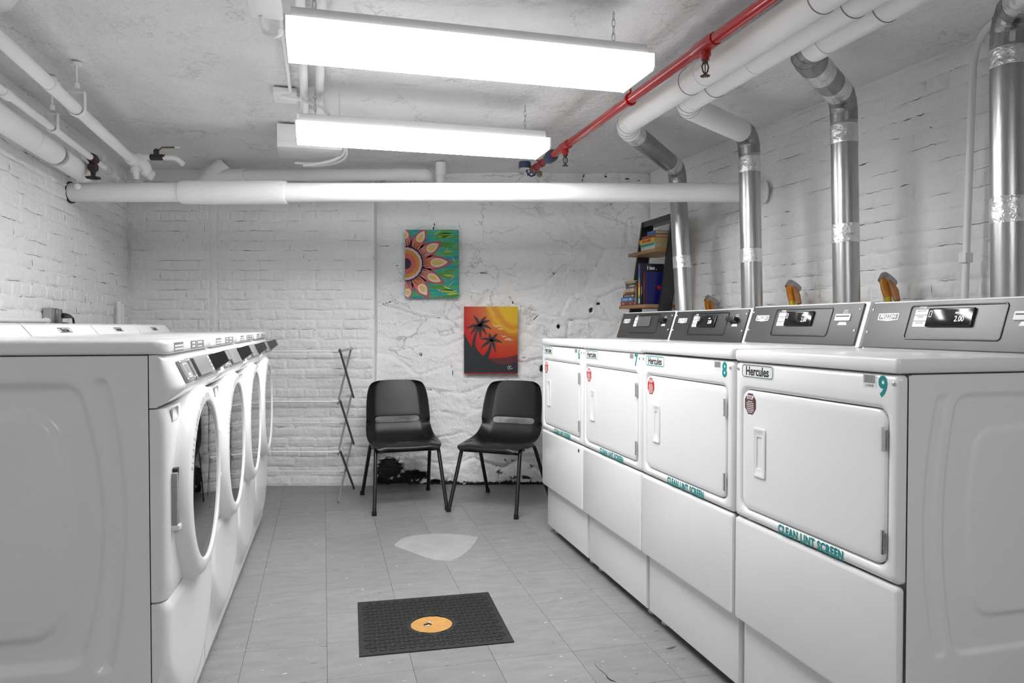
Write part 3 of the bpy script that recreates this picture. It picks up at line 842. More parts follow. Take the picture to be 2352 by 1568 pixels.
# ================================================================== WASHERS
WW = 0.678
WP = 0.688
W_SIDE = emboss(0.64, 0.03, 1.125, (0.109, 0.071, 0.335, 1.063), (0.162, 0.106, 0.355, 1.053), (0.229, 0.174, 0.424, 0.980), -1, 3.2, 2.4)
W_SIDE.polygons.foreach_set('use_smooth', [True] * len(W_SIDE.polygons))
w2 = WW
WM = {}
WM['cabinet'] = MB().box(0.024, w2 - 0.006, 0.012, 0.64, 0.03, 1.126).mesh('cabinet', 0)
def endr(x, r=0.055):
    t = min(x - 0.002, w2 - 0.002 - x) / r
    return sqrt(max(0, 1 - (1 - max(0, min(1, t))) ** 2))
def shell_n(x, full, side=0.022, r=0.03):
    return min(full, side) + max(0, full - side) * endr(x, r)
def fascia(name, z0, z1, prof, nx=40, nz=16, zr=0.010):
    """front sheet whose bulge is prof(x,z); edges rounded back"""
    mb = MB()
    def f(u, v):
        # denser near ends
        uu = 0.5 - 0.5 * cos(pi * (0.5 - 0.5 * cos(pi * u))); x = 0.002 + (w2 - 0.004) * uu; z = z0 + (z1 - z0) * v
        e = min(z - z0, z1 - z)
        return (x, -prof(x, z) + 0.008 * (1 - sstep(0, zr, e)), z)
    mb.grid(f, nx, nz)
    # return flange to the cabinet
    nu = nx + 1
    idx = list(range(nu)) + [j * nu + nx for j in range(1, nz + 1)] + [nz * nu + i for i in range(nx - 1, -1, -1)] + [j * nu for j in range(nz - 1, 0, -1)]
    b0 = len(mb.v); mb.v += [(mb.v[i][0], 0.0, mb.v[i][2]) for i in idx]
    for a in range(len(idx)):
        c = (a + 1) % len(idx); mb.f.append((idx[a], b0 + a, b0 + c, idx[c]))
    return mb.mesh(name, 55)
def pf_cons(x, z):
    e = endr(x, 0.075)
    if z > 1.045: b = 0.040 + (1.115 - z) / 0.07 * 0.032
    else: b = 0.024 + 0.048 * sqrt(max(0, sstep(0.995, 1.045, z)))
    return shell_n(x, b, 0.024, 0.06)
WM['control_console'] = fascia('control_console', 0.9925, 1.126, pf_cons, nz=24)
def pf_front(x, z): return shell_n(x, 0.040, 0.018, 0.032) + 0.006 * endr(x, 0.25)
WM['front_panel'] = fascia('front_panel', 0.499, 0.989, pf_front)
def pf_low(x, z):
    t = abs(x - w2 / 2) / (w2 / 2)
    edge = 0.10 + 0.20 * t ** 2.2
    return shell_n(x, 0.012 + 0.028 * sstep(edge - 0.04, edge + 0.06, z), 0.014, 0.035) + 0.006 * endr(x, 0.25) * sstep(edge - 0.04, edge + 0.06, z)
WM['lower_panel'] = fascia('lower_panel', 0.02, 0.494, pf_low, nz=30)
# lid: rounded slab with raised rim
m_ = MB()
L0 = lambda i, r=0.035: rr(-0.002 + i, w2 + 0.001 - i, -0.045 + i, 0.64 - i, r, 6)
zl = lambda pts, z: [(p[0], p[1], z) for p in pts]
m_.loft([zl(L0(0.006), 1.128), zl(L0(0.001), 1.131), zl(L0(0), 1.136), zl(L0(0), 1.153), zl(L0(0.002), 1.159), zl(L0(0.008), 1.1635), zl(L0(0.016), 1.165), zl(L0(0.05), 1.1640), zl(L0(0.065), 1.1610), zl(L0(0.09), 1.1605)])
WM['lid'] = m_.mesh('lid', 60)
rc = [(0.475, 1.160), (0.505, 1.1665), (0.535, 1.203), (0.550, 1.2095), (0.64, 1.2100), (0.64, 1.160)]
m_ = MB(); m_.loft([[(-0.001 , p[0], p[1] if p[1] < 1.165 else p[1] - 0.0) for p in rc], [(0.012, p[0], p[1]) for p in rc], [(w2 - 0.012, p[0], p[1]) for p in rc], [(w2 , p[0], p[1]) for p in rc]])
WM['rear_console'] = m_.mesh('rear_console', 25)
DC = (w2 / 2, 0.745)
m_ = MB().lathe([(0.292, 0.0), (0.290, -0.040), (0.284, -0.060), (0.272, -0.075), (0.258, -0.0815), (0.238, -0.0840), (0.231, -0.0825), (0.228, -0.078)], 72, (DC[0], 0, DC[1]), 'y', False, False)
WM['door_ring'] = m_.mesh('door', 45)
WM['glass'] = MB().lathe([(0.229, -0.078), (0.18, -0.0795), (0.10, -0.081), (0.03, -0.0815), (0.002, -0.0816)], 56, (DC[0], 0, DC[1]), 'y').mesh('glass', 60)
m_ = MB(); m_.rbox(-0.006, 0.026, -0.031, 0.03, -0.080, 0.080, r=0.003, e=0.001); WM['handle_pocket'] = m_.mesh('handle_pocket')
m_ = MB(); m_.rbox(-0.016, 0.000, -0.0318, 0.03, -0.074, 0.070, r=0.003, e=0.002)
for z in (-0.03, 0.0, 0.035): m_.box(-0.0165, 0.0005, -0.0323, 0, z, z + 0.002)
WM['grip'] = m_.mesh('grip', 30)
WM['grip_clip'] = MB().rbox(-0.017, 0.014, -0.037, 0.02, -0.080, -0.066, r=0.003, e=0.002).mesh('grip_clip')
WM['pocket'] = MB().loft([yl(rr(0.045, 0.120, 0.952, 0.990, 0.006, 3), -0.036), yl(rr(0.048, 0.117, 0.955, 0.987, 0.006, 3), -0.0365), yl(rr(0.050, 0.115, 0.957, 0.985, 0.006, 3), -0.031)], False, True).mesh('finger_pocket', 30)
# sloped instrument plates
PA = atan2(0.032, 0.07)
WM['plate_a'] = MB().rbox(0.0, 0.105, -0.004, 0.004, 0, 0.062, r=0.001, e=0.0008).mesh('logo_plate')
WM['plate_b'] = MB().rbox(0.118, 0.550, -0.005, 0.004, -0.001, 0.064, r=0.001, e=0.0008).mesh('instrument_plate')
WM['flap'] = MB().rbox(0.165, 0.385, -0.012, -0.003, 0.004, 0.060, r=0.002, e=0.0015).mesh('coin_flap')
WM['flap_gap'] = MB().box(0.150, 0.165, -0.0062, -0.004, 0.003, 0.061).mesh('flap_gap', 0)
m_ = MB()
for k in range(4): m_.box(0.398, 0.440, -0.0058, -0.004, 0.008 + k * 0.0135, 0.0175 + k * 0.0135)
WM['buttons'] = m_.mesh('button_labels', 0)
m_ = MB(); a_ = [(0.455, -0.004, 0.005), (0.53, -0.004, 0.005), (0.53, -0.004, 0.060), (0.455, -0.004, 0.060)]; b_ = [(0.470, -0.052, 0.016), (0.535, -0.052, 0.016), (0.535, -0.052, 0.052), (0.470, -0.052, 0.052)]
m_.loft([a_, b_]); WM['card_reader'] = m_.mesh('card_reader', 20)
WM['reader_face'] = MB().box(0.473, 0.532, -0.0535, -0.052, 0.018, 0.050).mesh('reader_face', 0)
WM['badge_ring'] = ringloft(0.028, 0.080, 0.010, 0.052, 0.006, 0.004, -0.004, -0.0055).mesh('badge_frame', 40)
WM['badge_bar'] = MB().box(0.038, 0.070, -0.0052, -0.004, 0.016, 0.023).mesh('badge_bar', 0)
WM['label1'] = MB().box(0, 0.115, -0.0008, 0, 0, 0.024).mesh('notice_label', 0)
WM['label2'] = MB().box(0, 0.088, -0.0008, 0, 0, 0.024).mesh('cycle_notice', 0)
m_ = MB()
for z in (0.004, 0.0125): m_.box(0.004, 0.110, -0.0011, -0.0007, z, z + 0.0048)
WM['lines1'] = m_.mesh('notice_print', 0)
m_ = MB()
for z in (0.005, 0.015): m_.box(0.022, 0.062, -0.0011, -0.0007, z, z + 0.0055)
WM['lines2'] = m_.mesh('notice_print', 0)
m_ = MB()
for k in range(8): m_.box(0.006 + k * 0.0098, 0.013 + k * 0.0098, -0.0011, -0.0007, 0.014, 0.021)
for k in range(5): m_.box(0.006 + k * 0.016, 0.015 + k * 0.016, -0.0011, -0.0007, 0.003, 0.008)
WM['lines3'] = m_.mesh('notice_print', 0)
WM['brand_frame'] = ringloft(-0.062, 0.062, -0.011, 0.011, 0.004, 0.0022, 0, -0.0006).mesh('brand_frame', 0)
WM['foot'] = DM['foot']
# arc lettering on the door ring
arc = MB(); s_ = 'PLEASE LEAVE DOOR OPEN'; a0 = radians(163); da = radians(3.75)
for k, ch in enumerate(s_):
    if ch == ' ': continue
    c = bpy.data.curves.new('t', 'FONT'); c.body = ch; c.size = 0.021; c.align_x = 'CENTER'; c.align_y = 'CENTER'; c.resolution_u = 2
    ob = bpy.data.objects.new('t', c); me = bpy.data.meshes.new_from_object(ob)
    th = a0 - k * da; R_ = 0.249
    vs_ = []
    for v in me.vertices:
        rad = R_ + v.co.y; tx = v.co.x * 0.9
        dx = rad * cos(th) + tx * sin(th); dz_ = rad * sin(th) - tx * cos(th)
        vs_.append((DC[0] + dx, -0.0842 - (0.0 if rad < 0.238 else -(rad - 0.238) * 0.12) , DC[1] + dz_))
    arc.add(vs_, [tuple(p.vertices) for p in me.polygons])
    bpy.data.meshes.remove(me); bpy.data.objects.remove(ob); bpy.data.curves.remove(c)
WM['arc'] = arc.mesh('arc_lettering', 0, False)

def washer(i):
    lab = ['white front-loading washer nearest the camera, its pressed grey side in view', 'second white front-loading washer from the camera, beside the nearest one',
           'third white front-loading washer from the camera', 'last white front-loading washer, next to the drying rack'][i]
    aw = 0.027
    loc = row(-0.405 + aw * WP * i, 2.018 + WP * i)
    t = thing('washing_machine', lab, 'washer', loc, PSI - aw + pi / 2, 'row of front-loading washers along the left wall')
    def P(n, m, loc=(0, 0, 0), rot=(0, 0, 0), par=t, name=None): return link(name or n, WM[n], m, par, loc, rot)
    P('cabinet', M_WHITE)
    link('side_panel', W_SIDE, M_WHITE, t, (0.002, 0.0025, 0))
    cc = P('control_console', M_WHITE); fp = P('front_panel', M_WHITE); P('lower_panel', M_WHITE)
    ld = P('lid', M_WHITE)
    for q, (x, mm, ll) in enumerate(((0.075, 'label1', 'lines1'), (0.300, 'label2', 'lines2'), (0.400, 'label1', 'lines3'))):
        P(mm, M_GREYST, (x, -0.0452, 1.1325), par=ld, name='notice_label'); P(ll, M_STICK, (x, -0.0452, 1.1325), par=ld, name='notice_print')
    rcn = P('rear_console', M_WHITE)
    ra = atan2(0.03, 0.0365)
    P('brand_frame', M_TEXT, (w2 / 2, 0.5185, 1.1848), (-ra, 0, 0), par=rcn)
    text('Hercules', 0.024, M_TEXT, rcn, (w2 / 2, 0.5180, 1.1850), (pi / 2 - ra, 0, 0), sx=0.95, bold=0.0006, name='brand_lettering')
    P('pocket', M_GREYW, (0, -0.0095, 0), name='finger_pocket', par=fp)
    ip = P('plate_b', M_PANEL, (0.085, -0.0745, 1.050), (-PA, 0, 0), name='instrument_plate')
    lp = P('plate_a', M_PANEL, (0.085, -0.0745, 1.050), (-PA, 0, 0), name='logo_plate')
    P('badge_ring', M_STICK, par=lp, name='badge_frame'); P('badge_bar', M_STICK, par=lp)
    P('flap', M_PANEL, par=ip, name='coin_flap'); P('flap_gap', M_TEXT, par=ip); P('buttons', M_STICK, par=ip, name='button_labels')
    P('card_reader', M_BLACK, par=ip); P('reader_face', M_GREYST, par=ip)
    for (x, par) in ((0.008, lp), (0.097, lp), (0.125, ip), (0.543, ip)):
        for z in (0.006, 0.056): link('screw', DM['screw'], M_CHROME, par, (x, -0.004, z))
    dr = P('door_ring', M_WHITE2, name='door')
    P('glass', M_GLASS, par=dr)
    P('arc', M_GTEXT, par=dr, name='arc_lettering')
    hp = P('handle_pocket', M_TEXT, (DC[0] - 0.287, -0.025, DC[1] + 0.005), (0, 0, 0.0), par=dr)
    P('grip', mat('grip_grey', g(0.33), 0.4), (DC[0] - 0.287, -0.025, DC[1] + 0.005), par=dr)
    P('grip_clip', M_WHITE2, (DC[0] - 0.287, -0.025, DC[1] + 0.005), par=dr)
    for x in (0.06, w2 - 0.06):
        for y in (0.09, 0.6): P('foot', M_GREYW, (x, y, -0.0), par=t)
    return t
for i in range(4): washer(i)

# ================================================================== PIPES AND DUCTS
def pipe_obj(name, path, r, m, parent=None, n=18, ang=40, label=None):
    return MB().tube(path, r, n).obj(name, m, parent, ang=ang, label=label)

# ---- big horizontal pipe across the room
t = thing('horizontal_pipe', 'thick white painted pipe running across the room below the ceiling', 'pipe', (0, 0, 0))
PYB, PZB = 4.27, 1.972
def wobble(x0, x1, y, z, r, n=60, amp=0.0015):
    P_, R_ = [], []
    for k in range(n + 1):
        x = x0 + (x1 - x0) * k / n
        P_.append((x, y + amp * noise.noise(Vector((x * 3, 1, 0))), z + amp * noise.noise(Vector((x * 3, 5, 0)))))
        R_.append(r * (1 + 0.02 * noise.noise(Vector((x * 6, 9, 0)))))
    return P_, R_
p_, r_ = wobble(-2.548, 1.462, PYB, PZB, 0.0545)
MB().tube(p_, r_, 28).obj('pipe', M_PIPE, t)
p_, r_ = wobble(-1.913, -1.306, PYB, PZB, 0.068, 30)
r_[0] *= 0.93; r_[1] *= 0.985; r_[-1] *= 0.96
MB().tube(p_, r_, 28).obj('insulation_sleeve', M_PIPE, t)
MB().tube([(-2.556, PYB, PZB), (-2.548, PYB, PZB)], 0.062, 24).obj('wall_collar', M_DARK, t)
MB().tube([(1.452, PYB, PZB), (1.464, PYB, PZB)], 0.066, 24).obj('wall_sleeve', M_PIPE, t)
for x in (-0.62, -1.56, 0.62): MB().tube([(x, PYB, PZB), (x + 0.012, PYB, PZB)], 0.0552 if abs(x + 1.56) > .1 else 0.0684, 28).obj('seam_band', M_PIPE, t)

# ---- drain pipe behind it, close to the ceiling
t = thing('drain_pipe', 'white drain pipe with a wye fitting, tucked behind the thick horizontal pipe', 'pipe')
MB().tube([(-1.90, 5.2, 2.262), (-0.70, 5.2, 2.266)], 0.041, 20).obj('pipe', M_PIPE, t)
MB().tube([(-0.84, 5.2, 2.266), (-0.70, 5.2, 2.266)], 0.046, 20).obj('coupling', M_PIPE, t)
MB().tube(fillet([(-0.70, 5.2, 2.266), (-0.60, 5.2, 2.266), (-0.60, 5.40, 2.266)], 0.08, 8), 0.043, 18).obj('elbow', M_PIPE, t)
MB().tube([(-1.96, 5.2, 2.255), (-1.88, 5.2, 2.262)], 0.05, 20).obj('coupling', M_PIPE, t)
MB().tube([(-2.21, 5.2, 2.15), (-2.13, 5.2, 2.22), (-2.05, 5.2, 2.32), (-2.02, 5.2, 2.348)], [0.062, 0.075, 0.062, 0.055], 20).obj('wye_fitting', M_PIPE, t)
MB().tube([(-2.13, 5.2, 2.23), (-1.95, 5.2, 2.255)], [0.07, 0.05], 20).obj('branch', M_PIPE, t)
for x in (-1.30, -1.05): MB().tube([(x, 5.2, 2.264), (x + 0.05, 5.2, 2.264)], 0.0425, 18).obj('pipe_strap', M_PIPE, t)
t = thing('pipe_stub', 'short white capped pipe stub hanging from the ceiling beside the drain pipe', 'pipe', (-0.503, 5.2, 0))
MB().cyl((0, 0, 2.26), (0, 0, 2.349), 0.037, 18).obj('cap', M_PIPE, t); MB().cyl((0, 0, 2.19), (0, 0, 2.26), 0.031, 18).obj('pipe', M_PIPE, t)

# ---- pipes along the left wall
def hanger(parent, X, Y, z, r, m=M_PIPE):
    h = MB()
    h.cyl(row(X, Y, z + r + 0.07), row(X, Y, ZC), 0.005, 8)
    lp = [row(X - r - 0.006, Y, z + r + 0.05)]
    for k in range(9):
        a = pi + pi * k / 8
        lp.append(row(X + (r + 0.006) * cos(a), Y, z + (r + 0.006) * sin(a)))
    lp.append(row(X + r + 0.006, Y, z + r + 0.05))
    for off in (-0.008, 0, 0.008):
        h.tube([p + row(0, off) for p in lp], 0.004, 6)
    h.tube([row(X - r - 0.012, Y, z + r + 0.045), row(X + r + 0.012, Y, z + r + 0.045)], 0.006, 8)
    h.obj('hanger', m, parent, ang=50)
    MB().cyl(row(X, Y, ZC - 0.012), row(X, Y, ZC), 0.022, 14).obj('ceiling_flange', m, parent)
    MB().cyl(row(X, Y, z + r + 0.062), row(X, Y, z + r + 0.085), 0.012, 8).obj('nut', m, parent)

def wheel(parent, c, ax, r, m, n=8):
    """handwheel with lobed rim"""
    ax = Vector(ax).normalized(); u = ax.orthogonal().normalized(); v = ax.cross(u); c = Vector(c)
    mb = MB(); lp = []
    for k in range(32):
        a = 2 * pi * k / 32; q = r * (1 + 0.1 * cos(n * a))
        lp.append(c + (u * cos(a) + v * sin(a)) * q)
    mb.tube(lp, r * 0.17, 6, closed=True)
    for k in range(4):
        a = pi * k / 2
        mb.tube([c, c + (u * cos(a) + v * sin(a)) * r], r * 0.13, 6)
    mb.cyl(c - ax * r * 0.25, c + ax * r * 0.25, r * 0.28, 10)
    return mb.obj('handwheel', m, parent, ang=50)

t = thing('supply_pipe', 'slim white supply pipe on the upper left, ending in a lever valve', 'pipe')
pipe_obj('pipe', [row(-1.0, 1.6, 2.15), row(-1.008, 4.70, 2.15)], 0.026, M_PIPE, t)
for Y in (3.26,): pipe_obj('coupling', [row(-1.003, Y, 2.15), row(-1.003, Y + 0.06, 2.15)], 0.0295, M_PIPE, t)
hanger(t, -1.003, 3.62, 2.15, 0.026)
E0 = row(-1.008, 4.70, 2.15)
pipe_obj('tee', [row(-1.008, 4.60, 2.15), row(-1.008, 4.76, 2.15)], 0.033, M_PIPE, t)
def A_(px, py, Y=4.285): return at(px, py, Y)
pipe_obj('branch_pipe', [A_(316, 361), A_(346, 361)], 0.018, M_PIPE, t)
pipe_obj('coupling', [A_(312, 361), A_(322, 361)], 0.022, M_PIPE, t)
v_ = MB(); v_.tube([A_(338, 361), A_(344, 361), A_(346, 361), A_(373, 361), A_(375, 361), A_(380, 361)], [0.016, 0.016, 0.018, 0.018, 0.016, 0.016], 8)
v_.tube([A_(359, 358), A_(359, 345)], 0.016, 8); v_.tube([A_(359, 346), A_(359, 342)], 0.010, 8)
v_.obj('valve_body', M_IRON, t)
lv = MB(); lv.tube([A_(359, 344), A_(366, 344), A_(372, 338.5), A_(412, 338)], [0.005, 0.005, 0.005, 0.006], 6); lv.obj('lever', M_BRASS, t, ang=30)
MB().tube([A_(402, 338), A_(413, 338.4)], 0.0064, 8).obj('lever_tip', M_STICK, t)
pipe_obj('outlet', fillet([A_(376, 362), A_(404, 362), A_(421, 377)], 0.03), 0.0155, M_PIPE, t)
pipe_obj('drop', [A_(311, 368), A_(314, 395), A_(313, 412)], [0.028, 0.026, 0.014], M_PIPE, t)
pipe_obj('drop_collar', [A_(313, 386), A_(314, 396)], 0.031, M_PIPE, t)
wheel(t, A_(311, 419, 4.36), (0, 0.25, 1), 0.032, M_PIPE)
pipe_obj('elbow', fillet([A_(316, 372), A_(333, 378), A_(338, 397)], 0.05), 0.032, M_PIPE, t)
pipe_obj('elbow_collar', [A_(331, 393), A_(350, 404)], 0.027, M_PIPE, t)

t = thing('return_pipe', 'thin white return pipe on the left with a dark rusty gate valve', 'pipe')
pipe_obj('pipe', [row(-1.17, 1.6, 2.12), row(-1.18, 5.05, 2.12)], 0.017, M_PIPE, t)
hanger(t, -1.172, 3.86, 2.12, 0.017)
for Y in (3.30, 4.72, 4.86): pipe_obj('coupling', [row(-1.178, Y, 2.12), row(-1.178, Y + 0.07, 2.12)], 0.025, M_PIPE, t)
pipe_obj('stub', [row(-1.178, 4.74, 2.12), row(-1.178, 4.74, 2.18)], 0.02, M_PIPE, t)
vb = row(-1.176, 4.52, 2.12)
v_ = MB(); v_.tube([vb + row(0, -0.045), vb + row(0, -0.02), vb + row(0, 0.02), vb + row(0, 0.045)], [0.023, 0.027, 0.027, 0.023], 8)
v_.tube([vb, vb - Vector((0, 0, 0.03)), vb - Vector((0, 0, 0.035)), vb - Vector((0, 0, 0.06)), vb - Vector((0, 0, 0.075)), vb - Vector((0, 0, 0.105))], [0.022, 0.02, 0.028, 0.028, 0.014, 0.010], 8)
v_.obj('valve_body', M_IRON, t)
wheel(t, vb - Vector((0, 0, 0.105)), (0, 0, 1), 0.032, M_IRON)

t = thing('insulated_pipe', 'thick white insulated pipe hugging the left wall under the ceiling', 'pipe')
pipe_obj('pipe', [row(-1.262, 1.6, 2.07), row(-1.266, 4.18, 2.07)], 0.056, M_PIPE, t, 24)
pipe_obj('pipe', [row(-1.266, 4.24, 2.07), row(-1.268, 4.66, 2.07)], 0.056, M_PIPE, t, 24)
pipe_obj('bare_joint', [row(-1.266, 4.15, 2.07), row(-1.266, 4.27, 2.07)], 0.040, M_DARK, t, 16)
pipe_obj('joint_band', [row(-1.266, 4.20, 2.07), row(-1.266, 4.22, 2.07)], 0.052, M_STEEL, t, 20)
pipe_obj('end_cap', [row(-1.268, 4.655, 2.07), row(-1.268, 4.70, 2.07), row(-1.268, 4.715, 2.07)], [0.0565, 0.052, 0.034], M_PIPE, t, 24)
for Y in (3.05, 3.86): 
    MB().tube([row(-1.264, Y, 2.07), row(-1.264, Y + 0.02, 2.07)], 0.0575, 24).obj('strap', M_PIPE, t)

t = thing('pull_cord', 'white ball pull hanging on a short cord at the left end of the thick pipe', 'pull cord')
q0 = at(177, 396, 4.06); q1 = at(178, 428, 4.06)
MB().tube([q0 - Vector((0, 0, 0.04)), q1], 0.0025, 6).obj('cord', M_PIPE, t)
MB().lathe([(0.002, -0.018), (0.011, -0.014), (0.018, -0.002), (0.016, 0.009), (0.006, 0.017), (0.002, 0.02)], 16, q1).obj('ball', M_STICK, t)

# ---- red sprinkler pipe
t = thing('sprinkler_pipe', 'red painted sprinkler pipe running under the ceiling toward the back wall', 'sprinkler pipe')
XR, ZR = 1.35, 2.2
pipe_obj('pipe', [row(XR, 0.5, ZR), row(XR, 4.12, ZR)], 0.0205, M_RED, t, 20)
def sprink(parent, Y, m):
    pipe_obj('tee', [row(XR, Y - 0.07, ZR), row(XR, Y - 0.05, ZR), row(XR, Y + 0.05, ZR), row(XR, Y + 0.07, ZR)], [0.024, 0.0265, 0.0265, 0.024], M_RED, parent, 18)
    dn = pipe_obj('drop_fitting', [row(XR, Y, ZR), row(XR, Y, ZR - 0.038), row(XR, Y, ZR - 0.040), row(XR, Y, ZR - 0.052)], [0.02, 0.02, 0.015, 0.015], M_RED, parent, 14)
    h = MB()
    h.cyl(row(XR, Y, ZR - 0.052), row(XR, Y, ZR - 0.064), 0.010, 10)
    for s in (-1, 1):
        h.tube([row(XR + s * 0.007, Y, ZR - 0.06), row(XR + s * 0.013, Y, ZR - 0.075), row(XR + s * 0.009, Y, ZR - 0.092), row(XR, Y, ZR - 0.102)], 0.0028, 6)
    h.cyl(row(XR, Y, ZR - 0.064), row(XR, Y, ZR - 0.100), 0.002, 6)
    h.cyl(row(XR, Y, ZR - 0.100), row(XR, Y, ZR - 0.106), 0.006, 8)
    for k in range(12):
        a = 2 * pi * k / 12
        h.tube([row(XR, Y, ZR - 0.107), row(XR + 0.017 * cos(a), Y + 0.017 * sin(a), ZR - 0.108)], 0.0022, 5)
    h.obj('sprinkler_head', m, parent, ang=50)
sprink(t, 2.375, mat('bronze_sprinkler', (0.10, 0.07, 0.05), 0.45, metal=0.5))
sprink(t, 3.895, mat('dark_sprinkler', g(0.05), 0.45, metal=0.5))
for Y in (3.02,):
    h = MB(); h.cyl(row(XR, Y, ZR + 0.02), row(XR, Y, ZC), 0.005, 8); lp = [row(XR + 0.025 * cos(2 * pi * k / 20), Y, ZR + 0.025 * sin(2 * pi * k / 20)) for k in range(20)]
    h.tube(lp, 0.0045, 6, closed=True); h.obj('hanger', M_RED, t)
pipe_obj('coupling', [row(XR, 4.10, ZR), row(XR, 4.12, ZR), row(XR, 4.19, ZR), row(XR, 4.21, ZR)], [0.026, 0.036, 0.036, 0.026], M_NAVY, t, 18)
pipe_obj('end_run', [row(XR, 4.2, ZR), row(XR, 4.52, ZR)], 0.0195, M_REDD, t, 16)
for Y in (4.32, 4.44): pipe_obj('end_collar', [row(XR, Y, ZR), row(XR, Y + 0.045, ZR)], 0.0235, M_REDD, t, 16)
wheel(t, row(XR, 4.56, ZR - 0.005), row(0, 1, 0), 0.030, M_NAVY)
gq = row(XR - 0.070, 4.47, ZR + 0.012)
MB().lathe([(0.001, -0.020), (0.034, -0.018), (0.038, -0.020), (0.038, 0.016), (0.036, 0.02), (0.001, 0.02)], 24, gq).obj('pressure_gauge', M_NAVY, t)
MB().lathe([(0.001, -0.0215), (0.033, -0.0215)], 24, gq, cap0=False, cap1=False).obj('gauge_face', M_STICK, t)
pipe_obj('gauge_stem', [gq, row(XR, 4.47, ZR)], 0.007, M_BRASS, t, 8)
MB().lathe([(0.002, 0), (0.02, 0.001), (0.02, 0.014), (0.002, 0.015)], 14, row(XR + 0.035, 4.50, ZR - 0.03), 'y').obj('test_plug', M_BRASS, t)
h = MB(); h.tube([row(XR - 0.02, 4.30, ZR), row(XR - 0.05, 4.30, ZR + 0.01), row(XR - 0.045, 4.30, ZC)], 0.006, 8); h.obj('hanger', M_REDD, t)
tg = MB(); tg.prism(rr(-0.017, 0.017, -0.026, 0.026, 0.008, 3), -0.001, 0.001); tg.obj('tag', M_YTAG, t, row(XR - 0.035, 4.17, ZR + 0.03), (0, radians(35), 0.1), ang=0)

# ---- dryer vent ducts
DR = 0.054
def gores(path, r, n=18):
    """segmented elbow: each gore slightly swollen with a dark seam bead"""
    return MB().tube(path, r, n)
def tape(parent, p0, p1, r=DR * 1.03):
    p0, p1 = Vector(p0), Vector(p1); k = 6
    MB().tube([p0.lerp(p1, i / k) for i in range(k + 1)], [r * (1 + 0.006 * ((i * 7) % 3 - 1)) for i in range(k + 1)], 22).obj('foil_tape', M_TAPE, parent, ang=60)
def bend(p, a, b, r, n=4):
    """points rounding corner p between directions to a and b"""
    p, a, b = Vector(p), Vector(a), Vector(b)
    s = p + (a - p).normalized() * r; e = p + (b - p).normalized() * r
    return [s * (1 - k / n) ** 2 + p * 2 * (k / n) * (1 - k / n) + e * (k / n) ** 2 for k in range(n + 1)]
def riser(parent, X, Y, ztop, Xb, Yb, zb=0.9, bands=()):
    a, b = row(X, Y, ztop), row(Xb, Yb, zb)
    MB().tube([a, b], DR, 28).obj('riser', M_STEEL, parent)
    for (z0, z1) in bands:
        f0, f1 = (ztop - z0) / (ztop - zb), (ztop - z1) / (ztop - zb)
        tape(parent, a.lerp(b, f0), a.lerp(b, f1))
def seam(parent, p, d, r=DR * 1.05):
    p, d = Vector(p), Vector(d).normalized()
    MB().tube([p - d * 0.0025, p + d * 0.0025], r, 22).obj('seam_bead', M_STEELD, parent)
def elbow(parent, pts, m, r=DR * 1.02):
    MB().tube(pts, r, 22).obj('elbow', m, parent, ang=12)
    for i in range(1, len(pts) - 1): seam(parent, pts[i], Vector(pts[i + 1]) - Vector(pts[i - 1]), r * 1.015)

ZD = 2.2
# duct of dryer 6
t = thing('vent_duct', 'dryer vent duct farthest back, white run under the ceiling then steel riser behind dryer 6', 'duct', group='dryer vent ducts')
e0, e1, e2 = row(1.49, 3.42, ZD), row(2.2, 4.20, ZD - 0.02), row(2.2, 4.20, 1.9)
pipe_obj('ceiling_run', [row(1.49, 0.4, ZD), row(1.49, 3.33, ZD)], DR, M_PIPE, t, 24)
for Y in (1.72, 2.62): pipe_obj('joint_ring', [row(1.49, Y, ZD), row(1.49, Y + 0.012, ZD)], DR * 1.03, M_PIPE, t, 24)
el = bend(e0, row(1.49, 3.0, ZD), e1, 0.11); elbow(t, el, M_PIPE)
el2 = bend(e1, e0, e2, 0.10); 
pipe_obj('cross_run', [el[-1], el2[0]], DR, M_STEELD, t, 24)
tape(t, Vector(el[-1]), Vector(el[-1]).lerp(Vector(el2[0]), 0.12)); tape(t, Vector(el[-1]).lerp(Vector(el2[0]), 0.85), Vector(el2[0]))
elbow(t, el2, M_STEELD)
riser(t, 2.2, 4.20, el2[-1].z, 2.2, 4.06, 0.9, ((el2[-1].z - 0.0, el2[-1].z - 0.075), (1.63, 1.555)))
# duct of dryer 7
t = thing('vent_duct', 'dryer vent duct second from the back, white elbow and steel riser behind dryer 7', 'duct', group='dryer vent ducts')
e0, e1, e2 = row(1.605, 3.02, ZD), row(2.2, 3.415, ZD + 0.0), row(2.2, 3.41, 1.9)
pipe_obj('ceiling_run', [row(1.605, 0.4, ZD), row(1.605, 2.93, ZD)], DR, M_PIPE, t, 24)
for Y in (1.72, 2.45): pipe_obj('joint_ring', [row(1.605, Y, ZD), row(1.605, Y + 0.012, ZD)], DR * 1.03, M_PIPE, t, 24)
el = bend(e0, row(1.605, 2.5, ZD), e1, 0.10); elbow(t, el, M_PIPE)
el2 = bend(e1, e0, e2, 0.10)
pipe_obj('cross_run', [el[-1], el2[0]], DR, M_PIPE, t, 24)
pipe_obj('joint_ring', [Vector(el2[0]) - (Vector(el2[0]) - Vector(el[-1])).normalized() * 0.06, el2[0]], DR * 1.02, M_PIPE, t, 24)
elbow(t, el2, M_STEELD)
riser(t, 2.2, 3.415, el2[-1].z, 2.2, 3.36, 0.9, ((el2[-1].z - 0.02, el2[-1].z - 0.10), (1.60, 1.53)))
